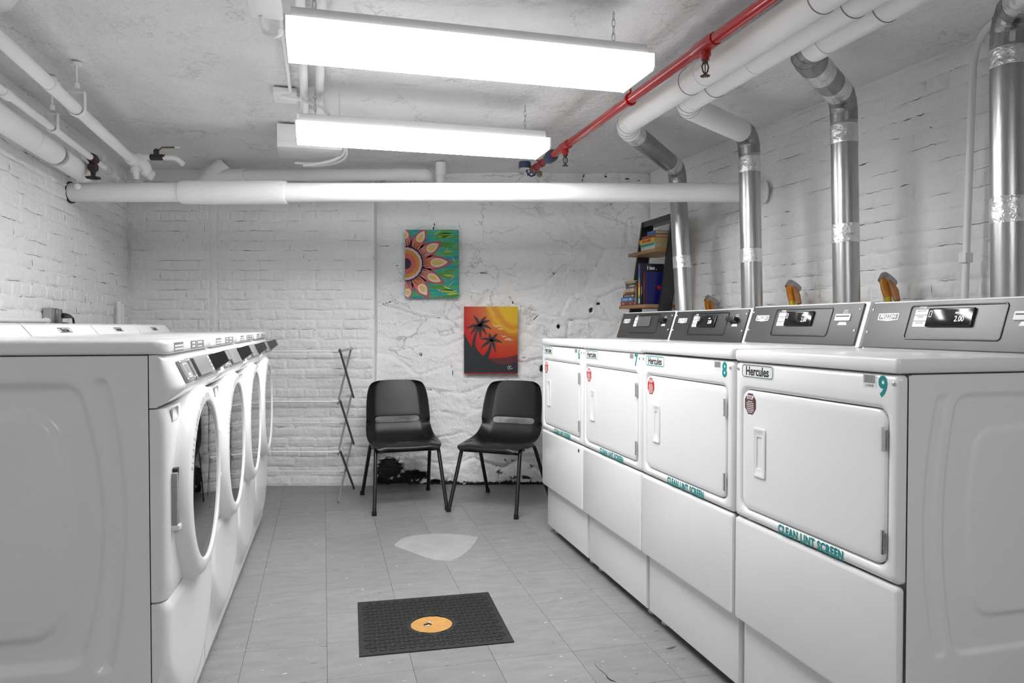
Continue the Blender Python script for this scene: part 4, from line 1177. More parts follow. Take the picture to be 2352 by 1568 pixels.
# duct of dryer 8
t = thing('vent_duct', 'dryer vent duct third from the back, taped steel elbows and riser behind dryer 8', 'duct', group='dryer vent ducts')
e0, e1, e2 = row(1.722, 2.34, ZD), row(2.2, 2.70, ZD - 0.02), row(2.2, 2.70, 1.9)
pipe_obj('ceiling_run', [row(1.722, 0.4, ZD), row(1.722, 2.24, ZD)], DR, M_PIPE, t, 24)
pipe_obj('joint_ring', [row(1.722, 1.72, ZD), row(1.722, 1.732, ZD)], DR * 1.03, M_PIPE, t, 24)
el = bend(e0, row(1.722, 2.0, ZD), e1, 0.09, 3); elbow(t, el, M_STEELD)
el2 = bend(e1, e0, e2, 0.10)
pipe_obj('cross_run', [el[-1], el2[0]], DR, M_STEELD, t, 24)
q_ = lambda f: Vector(el[-1]).lerp(Vector(el2[0]), f)
tape(t, q_(0.12), q_(0.42)); tape(t, q_(0.72), q_(1.0)); pipe_obj('end_ring', [row(1.722, 2.20, ZD), row(1.722, 2.275, ZD)], DR * 1.07, M_PIPE, t, 24)
elbow(t, el2, M_STEELD)
riser(t, 2.2, 2.70, el2[-1].z, 2.2, 2.66, 0.9, ((el2[-1].z - 0.02, el2[-1].z - 0.10), (1.635, 1.555)))
# duct of dryer 9
t = thing('vent_duct', 'dryer vent duct nearest the camera, wide steel riser behind dryer 9 at the right edge', 'duct', group='dryer vent ducts')
e1, e2 = row(2.2, 1.925, 2.22), row(2.2, 1.92, 1.9); e0 = row(1.83, 1.3, 2.22)
el2 = bend(e1, e0, e2, 0.10); elbow(t, el2, M_STEELD)
pipe_obj('cross_run', [row(1.83, 1.3, 2.22), el2[0]], DR, M_STEELD, t, 24); pipe_obj('ceiling_run', [row(1.83, 0.4, 2.22), row(1.83, 1.32, 2.22)], DR, M_PIPE, t, 24)
tape(t, Vector(el2[0]).lerp(Vector(e0), 0.01), Vector(el2[0]).lerp(Vector(e0), 0.2))
riser(t, 2.2, 1.925, el2[-1].z, 2.2, 1.90, 0.9, ((el2[-1].z - 0.015, el2[-1].z - 0.075), (1.62, 1.535)))

def strap(parent, X, Y):
    lp = [row(X + (DR + 0.0012) * cos(2 * pi * k / 28), Y, ZD + (DR + 0.0012) * sin(2 * pi * k / 28)) for k in range(28)]
    MB().tube(lp, 0.0014, 5, closed=True).obj('strap_wire', M_STEELD, parent, ang=60)
DU = [o for o in COL.objects if o.name.startswith('vent_duct')]
for o_, X_, Ys in ((DU[0], 1.49, (2.74, 1.93)), (DU[1], 1.605, (2.74, 1.93)), (DU[2], 1.722, (1.93,))):
    for Y_ in Ys: strap(o_, X_, Y_)

# ---- small conduit on the right wall
t = thing('wall_conduit', 'slim white conduit running up the right brick wall beside the nearest duct', 'conduit')
pts = [onX(2212, 700, 2.50), onX(2226, 400, 2.51), onX(2236, 130, 2.515), onX(2258, 72, 2.52) + Vector((0, 0, 0.0))]
pts[0].z = 1.0
pipe_obj('pipe', fillet([pts[0], pts[1], pts[2], pts[3], pts[3] + row(-0.05, -0.12, 0.012)], 0.1), 0.0135, M_PIPE, t, 12)
c_ = onX(2219, 592, 2.505); 
MB().rbox(-0.022, 0.016, -0.018, 0.016, -0.02, 0.02, r=0.003, e=0.002).obj('clamp', M_PIPE, t, c_, (0, 0, PSI))

# ---- gas connections behind the dryers
for k, (px, py, lab) in enumerate(((2045, 640, 'largest orange and yellow gas hose, just left of the nearest steel duct'), (1827, 655, 'orange and yellow gas hose between the second and third steel ducts'), (1637, 688, 'smallest orange and yellow gas hose, beside the farthest steel duct'))):
    c_ = onX(px, py, 2.44)
    t = thing('gas_hose', lab, 'gas hose', c_, PSI, 'gas hoses behind the dryers')
    MB().tube([(0.03, 0.02, -0.02), (0.0, 0.012, -0.005), (-0.03, 0.0, 0.006), (-0.045, -0.004, -0.012)], [0.022, 0.024, 0.024, 0.02], 14).obj('elbow', mat('grey_fitting', g(0.38), 0.5, metal=0.4), t)
    MB().tube([(0.015, 0.03, -0.02), (0.015, 0.03, -0.26)], 0.021, 14).obj('drop_pipe', M_PIPE, t)
    MB().tube([(-0.040, -0.004, 0.0), (-0.050, -0.022, -0.040), (-0.050, -0.042, -0.085)], 0.0165, 12).obj('orange_hose', M_ORANGE, t)
    nseg = 26; pth = [(-0.050, -0.040 - 0.03 * i / nseg, -0.080 - 0.17 * i / nseg) for i in range(nseg + 1)]
    MB().tube(pth, [0.0165 if i % 2 else 0.0135 for i in range(nseg + 1)], 12).obj('yellow_hose', M_YELLOW, t, ang=60)
    MB().tube([(-0.030, -0.030, -0.015), (-0.034, -0.062, -0.055), (-0.036, -0.080, -0.100)], [0.010, 0.016, 0.013], 8).obj('tag_sleeve', mat('rust_tag', (0.36, 0.15, 0.05), 0.6), t)

# ---- electrical bits on the left
t = thing('outlet_box', 'metal outlet box with two black plugs on the left wall above the washers', 'outlet box', row(-1.365, 4.40, 1.2), PSI + pi / 2)
MB().rbox(-0.06, 0.06, -0.03, 0.01, -0.02, 0.095, r=0.004, e=0.003).obj('box', M_STEEL, t)
MB().rbox(0.02, 0.055, -0.05, -0.028, -0.01, 0.09, r=0.004, e=0.003).obj('cover_plate', M_STEELD, t)
for z in (0.055, 0.005):
    MB().tube([(0.05, -0.045, z), (0.09, -0.06, z), (0.155, -0.06, z - 0.004)], [0.016, 0.014, 0.009], 10).obj('plug', M_BLACKM, t)
MB().tube(fillet([(0.15, -0.06, 0.05), (0.20, -0.06, 0.045), (0.215, -0.06, -0.03), (0.22, -0.06, -0.12)], 0.04), 0.006, 8).obj('cable', M_BLACKM, t)
MB().tube([(-1.5, -0.012, 0.027), (-0.055, -0.012, 0.027)], 0.0125, 12).obj('conduit', M_PIPE, t)
MB().tube([(-0.085, -0.012, 0.027), (-0.055, -0.012, 0.027)], 0.0165, 12).obj('connector', M_PIPE, t)
t = thing('corner_conduit', 'pair of short white vertical conduits in the back left corner', 'conduit')
for px, zt in ((273, 1.37), (281, 1.355)):
    c_ = onX(px, 720, -1.315)
    MB().tube([(c_.x, c_.y, 0.3), (c_.x, c_.y, zt)], 0.017 if px < 275 else 0.011, 12).obj('conduit', M_PIPE, t)

# ---- ceiling conduits and boxes
t = thing('ceiling_conduit', 'pair of white conduits running along the ceiling above the light fixtures', 'conduit')
for X in (-0.045, 0.027): pipe_obj('conduit', [row(X, 1.4, ZC - 0.026), row(X, 4.06, ZC - 0.026)], 0.019, M_PIPE, t, 14)
for X in (-0.045, 0.027): pipe_obj('connector', [row(X, 4.02, ZC - 0.026), row(X, 4.08, ZC - 0.026)], 0.023, M_PIPE, t, 12)
t = thing('junction_box', 'small white ceiling junction box left of the near fixture with conduit', 'junction box')
MB().rbox(-0.055, 0.055, -0.085, 0.085, -0.028, 0, r=0.004, e=0.002, axis='z').obj('box', M_PIPE, t, row(-0.135, 3.81, ZC - 0.002), (0, 0, PSI))
pipe_obj('conduit', [row(-0.119, 2.81, ZC - 0.014), row(-0.11, 3.73, ZC - 0.014)], 0.0085, M_PIPE, t, 10)
fx = fillet([row(-0.15, 3.75, ZC - 0.04), row(-0.06, 3.72, ZC - 0.055), row(0.05, 3.74, ZC - 0.085), row(0.07, 3.72, ZC - 0.12)], 0.06, 8)
MB().tube(fx, 0.0085, 8).obj('flexible_conduit', M_PIPE, t)
t = thing('junction_box', 'ceiling junction box at the top edge beside the near fixture', 'junction box')
MB().rbox(-0.06, 0.05, -0.4, 0.10, -0.05, 0, r=0.004, e=0.002, axis='z').obj('box', M_PIPE, t, row(-0.155, 2.69, ZC - 0.002), (0, 0, PSI))
MB().tube(fillet([row(-0.18, 2.77, ZC - 0.05), row(-0.17, 2.80, ZC - 0.10), row(-0.125, 2.66, ZC - 0.16), row(-0.105, 2.56, ZC - 0.18)], 0.06, 8), 0.0095, 8).obj('flexible_conduit', M_PIPE, t)
t = thing('ballast_box', 'white metal electrical box on the ceiling behind the far fixture', 'electrical box', at(716, 318, 4.36), PSI)
t.location.z = 0
MB().rbox(-0.19, 0.17, -0.13, 0.16, 2.218, ZC - 0.001, r=0.003, e=0.002, axis='z').obj('box', M_PIPE, t)
MB().box(-0.191, 0.171, -0.131, 0.161, 2.250, 2.252).obj('lid_seam', M_GREYW, t, ang=0)
for k, (a, b, c) in enumerate((((0.16, 0.0, 2.30), (0.27, 0.03, 2.20), (-0.05, 0.12, 2.17)), ((0.16, 0.05, 2.28), (0.22, 0.10, 2.17), (-0.10, 0.20, 2.20)), ((0.16, -0.04, 2.31), (0.30, 0.08, 2.18), (-0.02, 0.26, 2.20)))):
    P3 = [Vector(a).lerp(Vector(b), 0)]; q = []
    for s in range(21):
        u = s / 20; q.append(Vector(a) * (1 - u) ** 2 + Vector(b) * 2 * u * (1 - u) + Vector(c) * u * u)
    MB().tube(q, [0.0095 if s % 2 else 0.0085 for s in range(21)], 8).obj('flexible_conduit', M_PIPE, t, ang=60)
t = thing('strut_channel', 'short slotted strut channel above the left end of the far fixture', 'bracket', row(0.09, 3.70, 0), PSI)
c_ = MB(); c_.box(-0.17, 0.17, -0.02, 0.02, 2.215, 2.218); c_.box(-0.17, 0.17, -0.02, -0.018, 2.18, 2.218); c_.box(-0.17, 0.17, 0.018, 0.02, 2.18, 2.218)
c_.obj('channel', M_PIPE, t, ang=0)
s_ = MB()
for k in range(9): s_.box(-0.155 + k * 0.036, -0.135 + k * 0.036, -0.0205, -0.0199, 2.196, 2.203)
s_.obj('slots', M_GREYST, t, ang=0)
MB().cyl((0.03, 0, 2.21), (0.03, 0, ZC), 0.004, 8).obj('rod', M_PIPE, t); MB().cyl((-0.15, 0, 2.21), (-0.15, 0, ZC), 0.004, 8).obj('rod', M_PIPE, t)
t = thing('ceiling_dome', 'round white dome light at the top left edge of the ceiling', 'ceiling light', (-1.83, 2.47, 0))
MB().lathe([(0.002, ZC - 0.09), (0.08, ZC - 0.08), (0.14, ZC - 0.05), (0.158, ZC - 0.02)], 36).obj('globe', M_WHITE2, t)
MB().lathe([(0.16, ZC - 0.022), (0.168, ZC - 0.018), (0.168, ZC), (0.1, ZC)], 36).obj('rim', M_GREYW, t)

# ================================================================== CHAIRS
def chair_shell():
    # profile s in 0..1 from seat front lip to the top of the back: (y, z, half width)
    prof = [(-0.235, 0.392, 0.185), (-0.240, 0.408, 0.205), (-0.215, 0.425, 0.222), (-0.14, 0.424, 0.235), (-0.04, 0.412, 0.238), (0.06, 0.408, 0.236), (0.13, 0.418, 0.232),
            (0.175, 0.445, 0.228), (0.200, 0.485, 0.226), (0.212, 0.522, 0.225), (0.222, 0.560, 0.225), (0.236, 0.610, 0.224), (0.254, 0.680, 0.220), (0.272, 0.750, 0.210), (0.283, 0.790, 0.196), (0.288, 0.808, 0.178), (0.290, 0.815, 0.160)]
    xs = [-1, -0.93, -0.84, -0.74, -0.70, -0.5, -0.25, 0, 0.25, 0.5, 0.70, 0.74, 0.84, 0.93, 1]
    vs_, fs_ = [], []
    for k, (y, z, hw) in enumerate(prof):
        back = sstep(7, 10, k)
        for x in xs:
            ax = abs(x)
            wing = max(0, ax - 0.70) / 0.30
            yy = y - back * (0.012 * (1 - (ax / 0.7) ** 2 if ax < 0.7 else 0) * -1 + 0.050 * wing ** 1.1) + back * 0.0
            zz = z + (1 - back) * (0.010 * ax ** 2 + sstep(3, 8, k) * 0.055 * wing - (0.018 * wing if k < 4 else 0)) + 0.0
            if k >= 13: zz -= 0.010 * ax ** 4
            vs_.append((x * hw, yy, zz))
    n = len(xs)
    for k in range(len(prof) - 1):
        for i in range(n - 1):
            if k in (9,) and 4 <= i <= 9: continue
            a = k * n + i
            fs_.append((a, a + 1, a + n + 1, a + n))
    return vs_, fs_
cv, cf = chair_shell()
cme = bpy.data.meshes.new('shell'); cme.from_pydata(cv, [], cf)
cme.polygons.foreach_set('use_smooth', [True] * len(cme.polygons))
cme.materials.append(M_BLACK)
LEG = {}
for nm, sx_, top, foot in (('fl', -1, (-0.205, -0.16, 0.415), (-0.236, -0.308, 0.0)), ('fr', 1, (0.205, -0.16, 0.415), (0.236, -0.308, 0.0)), ('bl', -1, (-0.205, 0.08, 0.405), (-0.238, 0.308, 0.0)), ('br', 1, (0.205, 0.08, 0.405), (0.238, 0.308, 0.0))):
    inner = (top[0] * 0.995, top[1] + (0.12 if 'f' in nm else -0.12), top[2] + 0.002)
    m_ = MB(); m_.tube(fillet([inner, (top[0] - 0.0, top[1], top[2] + 0.002), foot], 0.05, 8), 0.0125, 12)
    LEG[nm] = m_.mesh('leg', 50)
WAVES = []
for s in (-1, 1):
    for k in range(5):
        z = 0.520 + k * 0.0145
        pth = []
        for q in range(13):
            a = 0.76 + 0.20 * q / 12
            wing = (a - 0.70) / 0.3
            pth.append((s * a * 0.225, 0.214 + (z - 0.522) * 0.26 - 0.050 * wing ** 1.1 - 0.002, z + 0.0025 * sin(q * 1.15)))
        WAVES.append(MB().tube(pth, 0.0022, 5).mesh('wave_rib', 60))
def chair(x, y, rz, label):
    t = thing('stacking_chair', label, 'chair', (x, y, 0), rz, 'black stacking chairs')
    sh = link('shell', cme, M_BLACK, t)
    so = sh.modifiers.new('thick', 'SOLIDIFY'); so.thickness = 0.006; so.offset = 0
    sb = sh.modifiers.new('smooth', 'SUBSURF'); sb.levels = 2; sb.render_levels = 2
    for wv in WAVES: link('wave_rib', wv, M_BLACKM, t)
    for k in LEG: link('leg', LEG[k], M_BLACKM, t)
    for s in (-1, 1):
        MB().tube([(s * 0.205, -0.12, 0.416), (s * 0.205, 0.05, 0.408)], 0.0125, 12).obj('side_rail', M_BLACKM, t)
        MB().lathe([(0.014, -0.01), (0.016, 0.0), (0.012, 0.006)], 10, (s * 0.218, -0.13, 0.408), 'x').obj('rail_bolt', M_ALUD, t)
    MB().tube([(-0.205, -0.15, 0.375), (0.205, -0.15, 0.375)], 0.008, 8).obj('cross_bar', M_BLACKM, t)
    for (fx_, fy_) in ((-0.236, -0.306), (0.236, -0.306), (-0.238, 0.306), (0.238, 0.306)):
        MB().lathe([(0.016, 0.0), (0.0165, 0.004), (0.0145, 0.03)], 12, (fx_, fy_, 0)).obj('foot_cap', M_BLACK, t)
    # ventilation slots in the seat
    for k in range(6):
        m_ = MB(); m_.rbox(-0.0035, 0.0035, -0.012, 0.012, 0, 0.001, r=0.003, e=0.0004, axis='z'); m_.obj('vent_slot', M_GREYST, t, (-0.045 + k * 0.018, -0.10, 0.4225), (0, 0, 0.35), ang=0)
    return t
chair(-0.7435, 4.990, radians(18.3), 'black plastic stacking chair on the left, beside the drying rack')
chair(-0.0745, 4.920, radians(-22.7), 'black plastic stacking chair on the right, partly behind dryer 6')

# ================================================================== DRYING RACK
t = thing('drying_rack', 'silver folding accordion drying rack against the brick wall', 'drying rack')
xr, yf, yb, hh = -1.172, 4.982, 5.383, 0.343
xl = -2.05
def zz_f(k): return hh * (3 - k)
for (xe, nm) in ((xr, 1), (xl, 0)):
    for k in range(3):
        zt, zb_ = zz_f(k), zz_f(k + 1)
        a = MB(); a.tube([(xe + 0.006, yf - 0.012, zt + 0.012), (xe + 0.006, yb + 0.014, max(0.004, zb_ - 0.012))], 0.0085, 8); a.obj('slat', M_ALUD, t)
        a = MB(); a.tube([(xe - 0.008, yb + 0.012, zt + 0.012), (xe - 0.008, yf - 0.014, max(0.004, zb_ - 0.012))], 0.0075, 8); a.obj('slat', M_ALU, t)
    MB().tube([(xe, yf, 3 * hh), (xe, yb, 3 * hh + 0.005)], 0.010, 8).obj('top_arm', M_ALU, t)
for k in range(3):
    for (y, z, r) in ((yf, zz_f(k), 0.006), (yb, zz_f(k), 0.004), ((yf + yb) / 2, zz_f(k) - hh / 2, 0.0045)):
        MB().tube([(xl, y, z), (xr - 0.008, y, z)], r, 10).obj('rod', M_WHITE2, t)
        MB().tube([(xr - 0.045, y, z), (xr - 0.004, y, z)], r + 0.006, 10).obj('rod_cap', M_GREYW, t)
MB().tube([(xl, yf, 3 * hh - 0.022), (xr - 0.03, yf, 3 * hh - 0.022)], 0.004, 8).obj('rod', M_WHITE2, t)

# ================================================================== FLOOR MAT
mc = Vector((-0.330, 2.960, 0)); MA = 0.2187; mw, mh = 0.5755 / 2, 0.533 / 2
t = thing('rubber_mat', 'black rubber mat with raised rings and a round hole on the floor', 'mat', mc, MA)
hc = (0.0, -0.033); hr = 0.084
def rect_loop(n, a, b):
    out = []
    for k in range(n):
        th = 2 * pi * k / n; c, s = cos(th), sin(th)
        m = min(a / abs(c) if abs(c) > 1e-6 else 9e9, b / abs(s) if abs(s) > 1e-6 else 9e9)
        out.append((c * m, s * m))
    # snap the corners
    for sx_ in (-1, 1):
        for sy_ in (-1, 1):
            i = min(range(n), key=lambda q: (out[q][0] - sx_ * a) ** 2 + (out[q][1] - sy_ * b) ** 2); out[i] = (sx_ * a, sy_ * b)
    return out
N_ = 64
ro = rect_loop(N_, mw, mh); rs2 = random.Random(2)
ho = [(hc[0] + hr * cos(2 * pi * k / N_) * (1 + 0.02 * rs2.uniform(-1, 1)), hc[1] + hr * sin(2 * pi * k / N_) * (1 + 0.02 * rs2.uniform(-1, 1))) for k in range(N_)]
m_ = MB(); m_.loft([[(p[0], p[1], 0.0003) for p in ro], [(p[0], p[1], 0.004) for p in ro], [(p[0], p[1], 0.004) for p in ho], [(p[0], p[1], 0.0003) for p in ho]], closed=True)
m_.obj('sheet', M_RUBBER, t, ang=30)
tor = MB(); k_ = []
for a in range(14):
    A = 2 * pi * a / 14
    for (rd, z) in ((0.0152, 0.004), (0.0145, 0.0062), (0.0125, 0.0062), (0.0118, 0.004)): k_.append((rd * cos(A), rd * sin(A), z))
fs_ = []
for a in range(14):
    for b in range(3): fs_.append((a * 4 + b, ((a + 1) % 14) * 4 + b, ((a + 1) % 14) * 4 + b + 1, a * 4 + b + 1))
tor.add(k_, fs_); TOR = tor.mesh('ring', 40)
M_RING = mat('worn_rubber_ring', g(0.014), 0.45)
px_, py_ = 0.0365, 0.0335
cnt = 0
for j in range(-8, 9):
    for i in range(-9, 10):
        x, y = (i + (0.5 if j % 2 else 0)) * px_, j * py_ * 0.96
        if abs(x) > mw - 0.017 or abs(y) > mh - 0.017: continue
        if (x - hc[0]) ** 2 + (y - hc[1]) ** 2 < (hr + 0.018) ** 2: continue
        link('ring', TOR, M_RING, t, (x, y, 0)); cnt += 1
pl = MB(); pl.loft([[(p[0] * 0.985 + hc[0] * 0.015, p[1] * 0.985 + hc[1] * 0.015, 0.0004) for p in ho], [(hc[0] + (p[0] - hc[0]) * .97, hc[1] + (p[1] - hc[1]) * .97, 0.0016) for p in ho], [(hc[0] + (p[0] - hc[0]) * .3, hc[1] + (p[1] - hc[1]) * .3, 0.0020) for p in ho]])
q = pl.obj('floor_plug', M_PLUG, None, mc, (0, 0, MA)); tag(q, 'round orange-brown board disc showing through the hole in the mat', 'floor plug')
h_ = MB(); h_.tube([(-0.032, -0.035, 0.0032), (-0.012, -0.03, 0.0035), (0.0, -0.038, 0.003)], [0.003, 0.007, 0.002], 7); h_.obj('knot', M_IRON, q)
h_ = MB(); h_.tube([(-0.01, -0.045, 0.004), (-0.025, -0.05, 0.004)], 0.003, 7); h_.tube([(-0.012, -0.024, 0.004), (-0.006, -0.02, 0.006)], 0.004, 7); h_.obj('screw_head', M_STICK, q)

# ================================================================== PAINTINGS
def poly(parent, pts, y, m, name):
    mb = MB(); mb.add([(p[0], y, p[1]) for p in pts] + [(p[0], y + 0.0004, p[1]) for p in pts], [tuple(range(len(pts)))])
    return mb.obj(name, m, parent, ang=0, recalc=False)
def clip(pts, x0, x1, z0, z1):
    def cut(ps, inside, inter):
        out = []
        for i in range(len(ps)):
            a, b = ps[i - 1], ps[i]
            if inside(b):
                if not inside(a): out.append(inter(a, b))
                out.append(b)
            elif inside(a): out.append(inter(a, b))
        return out
    def ix(v): return lambda a, b: (v, a[1] + (b[1] - a[1]) * (v - a[0]) / (b[0] - a[0]))
    def iz(v): return lambda a, b: (a[0] + (b[0] - a[0]) * (v - a[1]) / (b[1] - a[1]), v)
    for ins, itf in ((lambda p: p[0] >= x0, ix(x0)), (lambda p: p[0] <= x1, ix(x1)), (lambda p: p[1] >= z0, iz(z0)), (lambda p: p[1] <= z1, iz(z1))):
        pts = cut(pts, ins, itf)
        if len(pts) < 3: return []
    return pts
def stroke_pts(path, widths):
    P_ = [Vector(p) for p in path]; L_, R_ = [], []
    for i in range(len(P_)):
        d = (P_[min(i + 1, len(P_) - 1)] - P_[max(i - 1, 0)]); d = d.normalized() if d.length > 0 else Vector((1, 0))
        nrm = Vector((-d.y, d.x)) * widths[i] / 2
        L_.append(tuple(P_[i] + nrm)); R_.append(tuple(P_[i] - nrm))
    return L_ + R_[::-1]

def canvas_mat(name, kind):
    m = bpy.data.materials.new(name); m.use_nodes = True; nt = m.node_tree; N, L = nt.nodes.new, nt.links.new
    b = nt.nodes['Principled BSDF']; b.inputs['Roughness'].default_value = 0.55
    tc = N('ShaderNodeTexCoord'); mp = N('ShaderNodeMapping'); L(tc.outputs['Object'], mp.inputs['Vector'])
    r = N('ShaderNodeValToRGB')
    if kind == 'flower':
        mp.inputs['Scale'].default_value = (4, 1, 26)
        n = N('ShaderNodeTexNoise'); n.inputs['Scale'].default_value = 1.2; n.inputs['Detail'].default_value = 4; L(mp.outputs[0], n.inputs['Vector'])
        e = r.color_ramp.elements
        e[0].position = 0.36; e[0].color = (0.0, 0.26, 0.33, 1); e[1].position = 0.62; e[1].color = (0.04, 0.28, 0.05, 1)
        x = e.new(0.49); x.color = (0.02, 0.36, 0.26, 1); x = e.new(0.55); x.color = (0.09, 0.36, 0.14, 1)
        L(n.outputs['Fac'], r.inputs['Fac'])
    else:
        # rings of colour around the sun at the upper right corner
        vm = N('ShaderNodeVectorMath'); vm.operation = 'DISTANCE'; vm.inputs[1].default_value = (0.42, 0, 0.53)
        mp.inputs['Scale'].default_value = (1, 0, 1); L(mp.outputs[0], vm.inputs[0])
        n = N('ShaderNodeTexNoise'); n.inputs['Scale'].default_value = 9; n.inputs['Detail'].default_value = 3; L(tc.outputs['Object'], n.inputs['Vector'])
        a = N('ShaderNodeMath'); a.operation = 'MULTIPLY_ADD'; a.inputs[1].default_value = 0.10; L(n.outputs['Fac'], a.inputs[0]); L(vm.outputs['Value'], a.inputs[2])
        e = r.color_ramp.elements
        e[0].position = 0.10; e[0].color = (0.72, 0.46, 0.0, 1); e[1].position = 0.60; e[1].color = (0.46, 0.0, 0.004, 1)
        for p_, c_ in ((0.20, (0.72, 0.42, 0.0)), (0.235, (0.60, 0.22, 0.01)), (0.27, (0.70, 0.38, 0.0)), (0.31, (0.55, 0.14, 0.01)), (0.40, (0.52, 0.05, 0.01)), (0.50, (0.5, 0.01, 0.005))):
            x = e.new(p_); x.color = (*c_, 1)
        L(a.outputs[0], r.inputs['Fac'])
    L(r.outputs['Color'], b.inputs['Base Color'])
    return m
PW, PH = 0.406, 0.512
# flower painting
fc = lambda n, c: mat('paint_' + n, c, 0.55, noise_amt=0.25, noise_scale=40)
t = thing('flower_painting', 'unframed canvas painting of half a pink flower on green, upper left of the two', 'painting', (-0.8085, 5.565, 1.4145), 0.0)
MB().rbox(0, PW, 0, 0.018, 0, PH, r=0.002, e=0.001).obj('canvas', canvas_mat('flower_ground', 'flower'), t)
FC = (0.004, 0.256)      # flower centre on the canvas, metres
pet = fc('petal', (0.42, 0.075, 0.085)); pin = fc('petal_pink', (0.60, 0.20, 0.17)); por = fc('petal_orange', (0.62, 0.16, 0.03)); pye = fc('petal_yellow', (0.76, 0.50, 0.12)); pwh = fc('petal_white', (0.75, 0.62, 0.55)); dk = fc('plum', (0.030, 0.008, 0.030))
def petal(ang, ln, wd, r0=0.10):
    out = []
    d = Vector((cos(ang), sin(ang))); nn = Vector((-d.y, d.x))
    for side in (1, -1):
        rng = range(0, 15) if side == 1 else range(14, -1, -1)
        for k in rng:
            u = k / 14
            wv_ = 1.22 * wd * (sin(pi * min(1, u * 0.92 + 0.08)) ** 0.75) * (1 - 0.25 * u) if u < 1 else 0
            p = Vector(FC) + d * (r0 + (ln - r0) * u) + nn * side * wv_
            out.append((p.x, p.y))
    return out
pspec = [(92, 0.285, 0.050), (60, 0.312, 0.046), (31, 0.322, 0.050), (2, 0.352, 0.052), (-27, 0.330, 0.046), (-56, 0.315, 0.052), (-86, 0.285, 0.042)]
for k, (a, ln, wd) in enumerate(pspec):
    A = radians(a)
    for (r0, f, wf, y, m, nm) in ((0.09, 1.0, 1.0, -0.0006, pet, 'petal'), (0.10, 0.93, 0.74, -0.0009, pin, 'petal_fill'), (0.13, 0.72, 0.45, -0.0012, por if k % 2 else pin, 'petal_shade'), (0.19, 0.90, 0.60, -0.0014, pwh, 'petal_light'), (0.20, 0.83, 0.36, -0.0017, pye, 'petal_glow')):
        q = clip(petal(A, ln * f, wd * wf, r0), 0.001, PW - 0.001, 0.001, PH - 0.001)
        if len(q) > 2: poly(t, q, y, m, nm)
for (r, y, m, nm) in ((0.134, -0.0020, dk, 'flower_rim'), (0.123, -0.0022, fc('lilac', (0.62, 0.45, 0.52)), 'flower_ring'), (0.105, -0.0024, fc('amber', (0.62, 0.25, 0.01)), 'flower_ring'), (0.078, -0.0026, fc('rose', (0.58, 0.11, 0.10)), 'flower_ring'), (0.042, -0.0028, dk, 'flower_eye')):
    q = clip([(FC[0] + r * cos(2 * pi * k / 40) * (1 + 0.02 * (k % 2)), FC[1] + r * sin(2 * pi * k / 40) * (1 + 0.02 * (k % 2))) for k in range(40)], 0.001, PW, 0, PH)
    poly(t, q, y, m, nm)
rs3 = random.Random(8)
for k in range(26):
    a = radians(86 - k * 6.9 + rs3.uniform(-2, 2)); r0 = 0.130; ln = rs3.uniform(0.022, 0.060)
    p0 = Vector(FC) + Vector((cos(a), sin(a))) * r0; p1 = Vector(FC) + Vector((cos(a + 0.10), sin(a + 0.10))) * (r0 + ln)
    q = clip(stroke_pts([p0, p0.lerp(p1, 0.5), p1], [0.006, 0.005, 0.002]), 0.001, PW, 0.001, PH)
    if len(q) > 2: poly(t, q, -0.0020, dk, 'stamen')
gy = fc('lime', (0.48, 0.50, 0.02)); gg = fc('leaf', (0.10, 0.30, 0.01)); gl = fc('pale_lime', (0.66, 0.62, 0.22))
for (x, z, ln, wd, a, m) in ((0.30, 0.485, 0.12, 0.016, 0.0, gg), (0.29, 0.470, 0.13, 0.018, -0.06, gg), (0.31, 0.460, 0.11, 0.014, 0.05, gy), (0.24, 0.485, 0.05, 0.007, 0.6, gl), (0.31, 0.485, 0.09, 0.007, 0.0, gy), (0.27, 0.45, 0.1, 0.012, 0.2, gg),
                             (0.33, 0.33, 0.10, 0.014, -0.1, gg), (0.32, 0.345, 0.08, 0.010, 0.1, gy), (0.315, 0.362, 0.06, 0.008, 1.0, gy), (0.37, 0.285, 0.045, 0.006, -1.1, gl),
                             (0.34, 0.205, 0.10, 0.016, 0.15, gg), (0.33, 0.165, 0.10, 0.018, -0.08, gy), (0.36, 0.15, 0.05, 0.007, 0.9, gl), (0.31, 0.155, 0.12, 0.012, -0.3, gg), (0.35, 0.105, 0.06, 0.004, 0.8, gl),
                             (0.29, 0.065, 0.16, 0.020, -0.15, gg), (0.33, 0.050, 0.13, 0.020, 0.0, gy), (0.26, 0.055, 0.07, 0.009, -0.5, gl), (0.32, 0.075, 0.06, 0.008, -0.4, gl), (0.36, 0.03, 0.09, 0.016, 0.1, gy)):
    d = Vector((cos(a), sin(a))) * ln / 2; c_ = Vector((x, z)); 
    q = clip(stroke_pts([c_ - d, c_ - d * 0.4, c_ + d * 0.4, c_ + d], [wd * .2, wd, wd * .8, wd * .15]), 0.001, PW - 0.001, 0.001, PH - 0.001)
    if len(q) > 2: poly(t, q, -0.0007, m, 'brush_stroke')

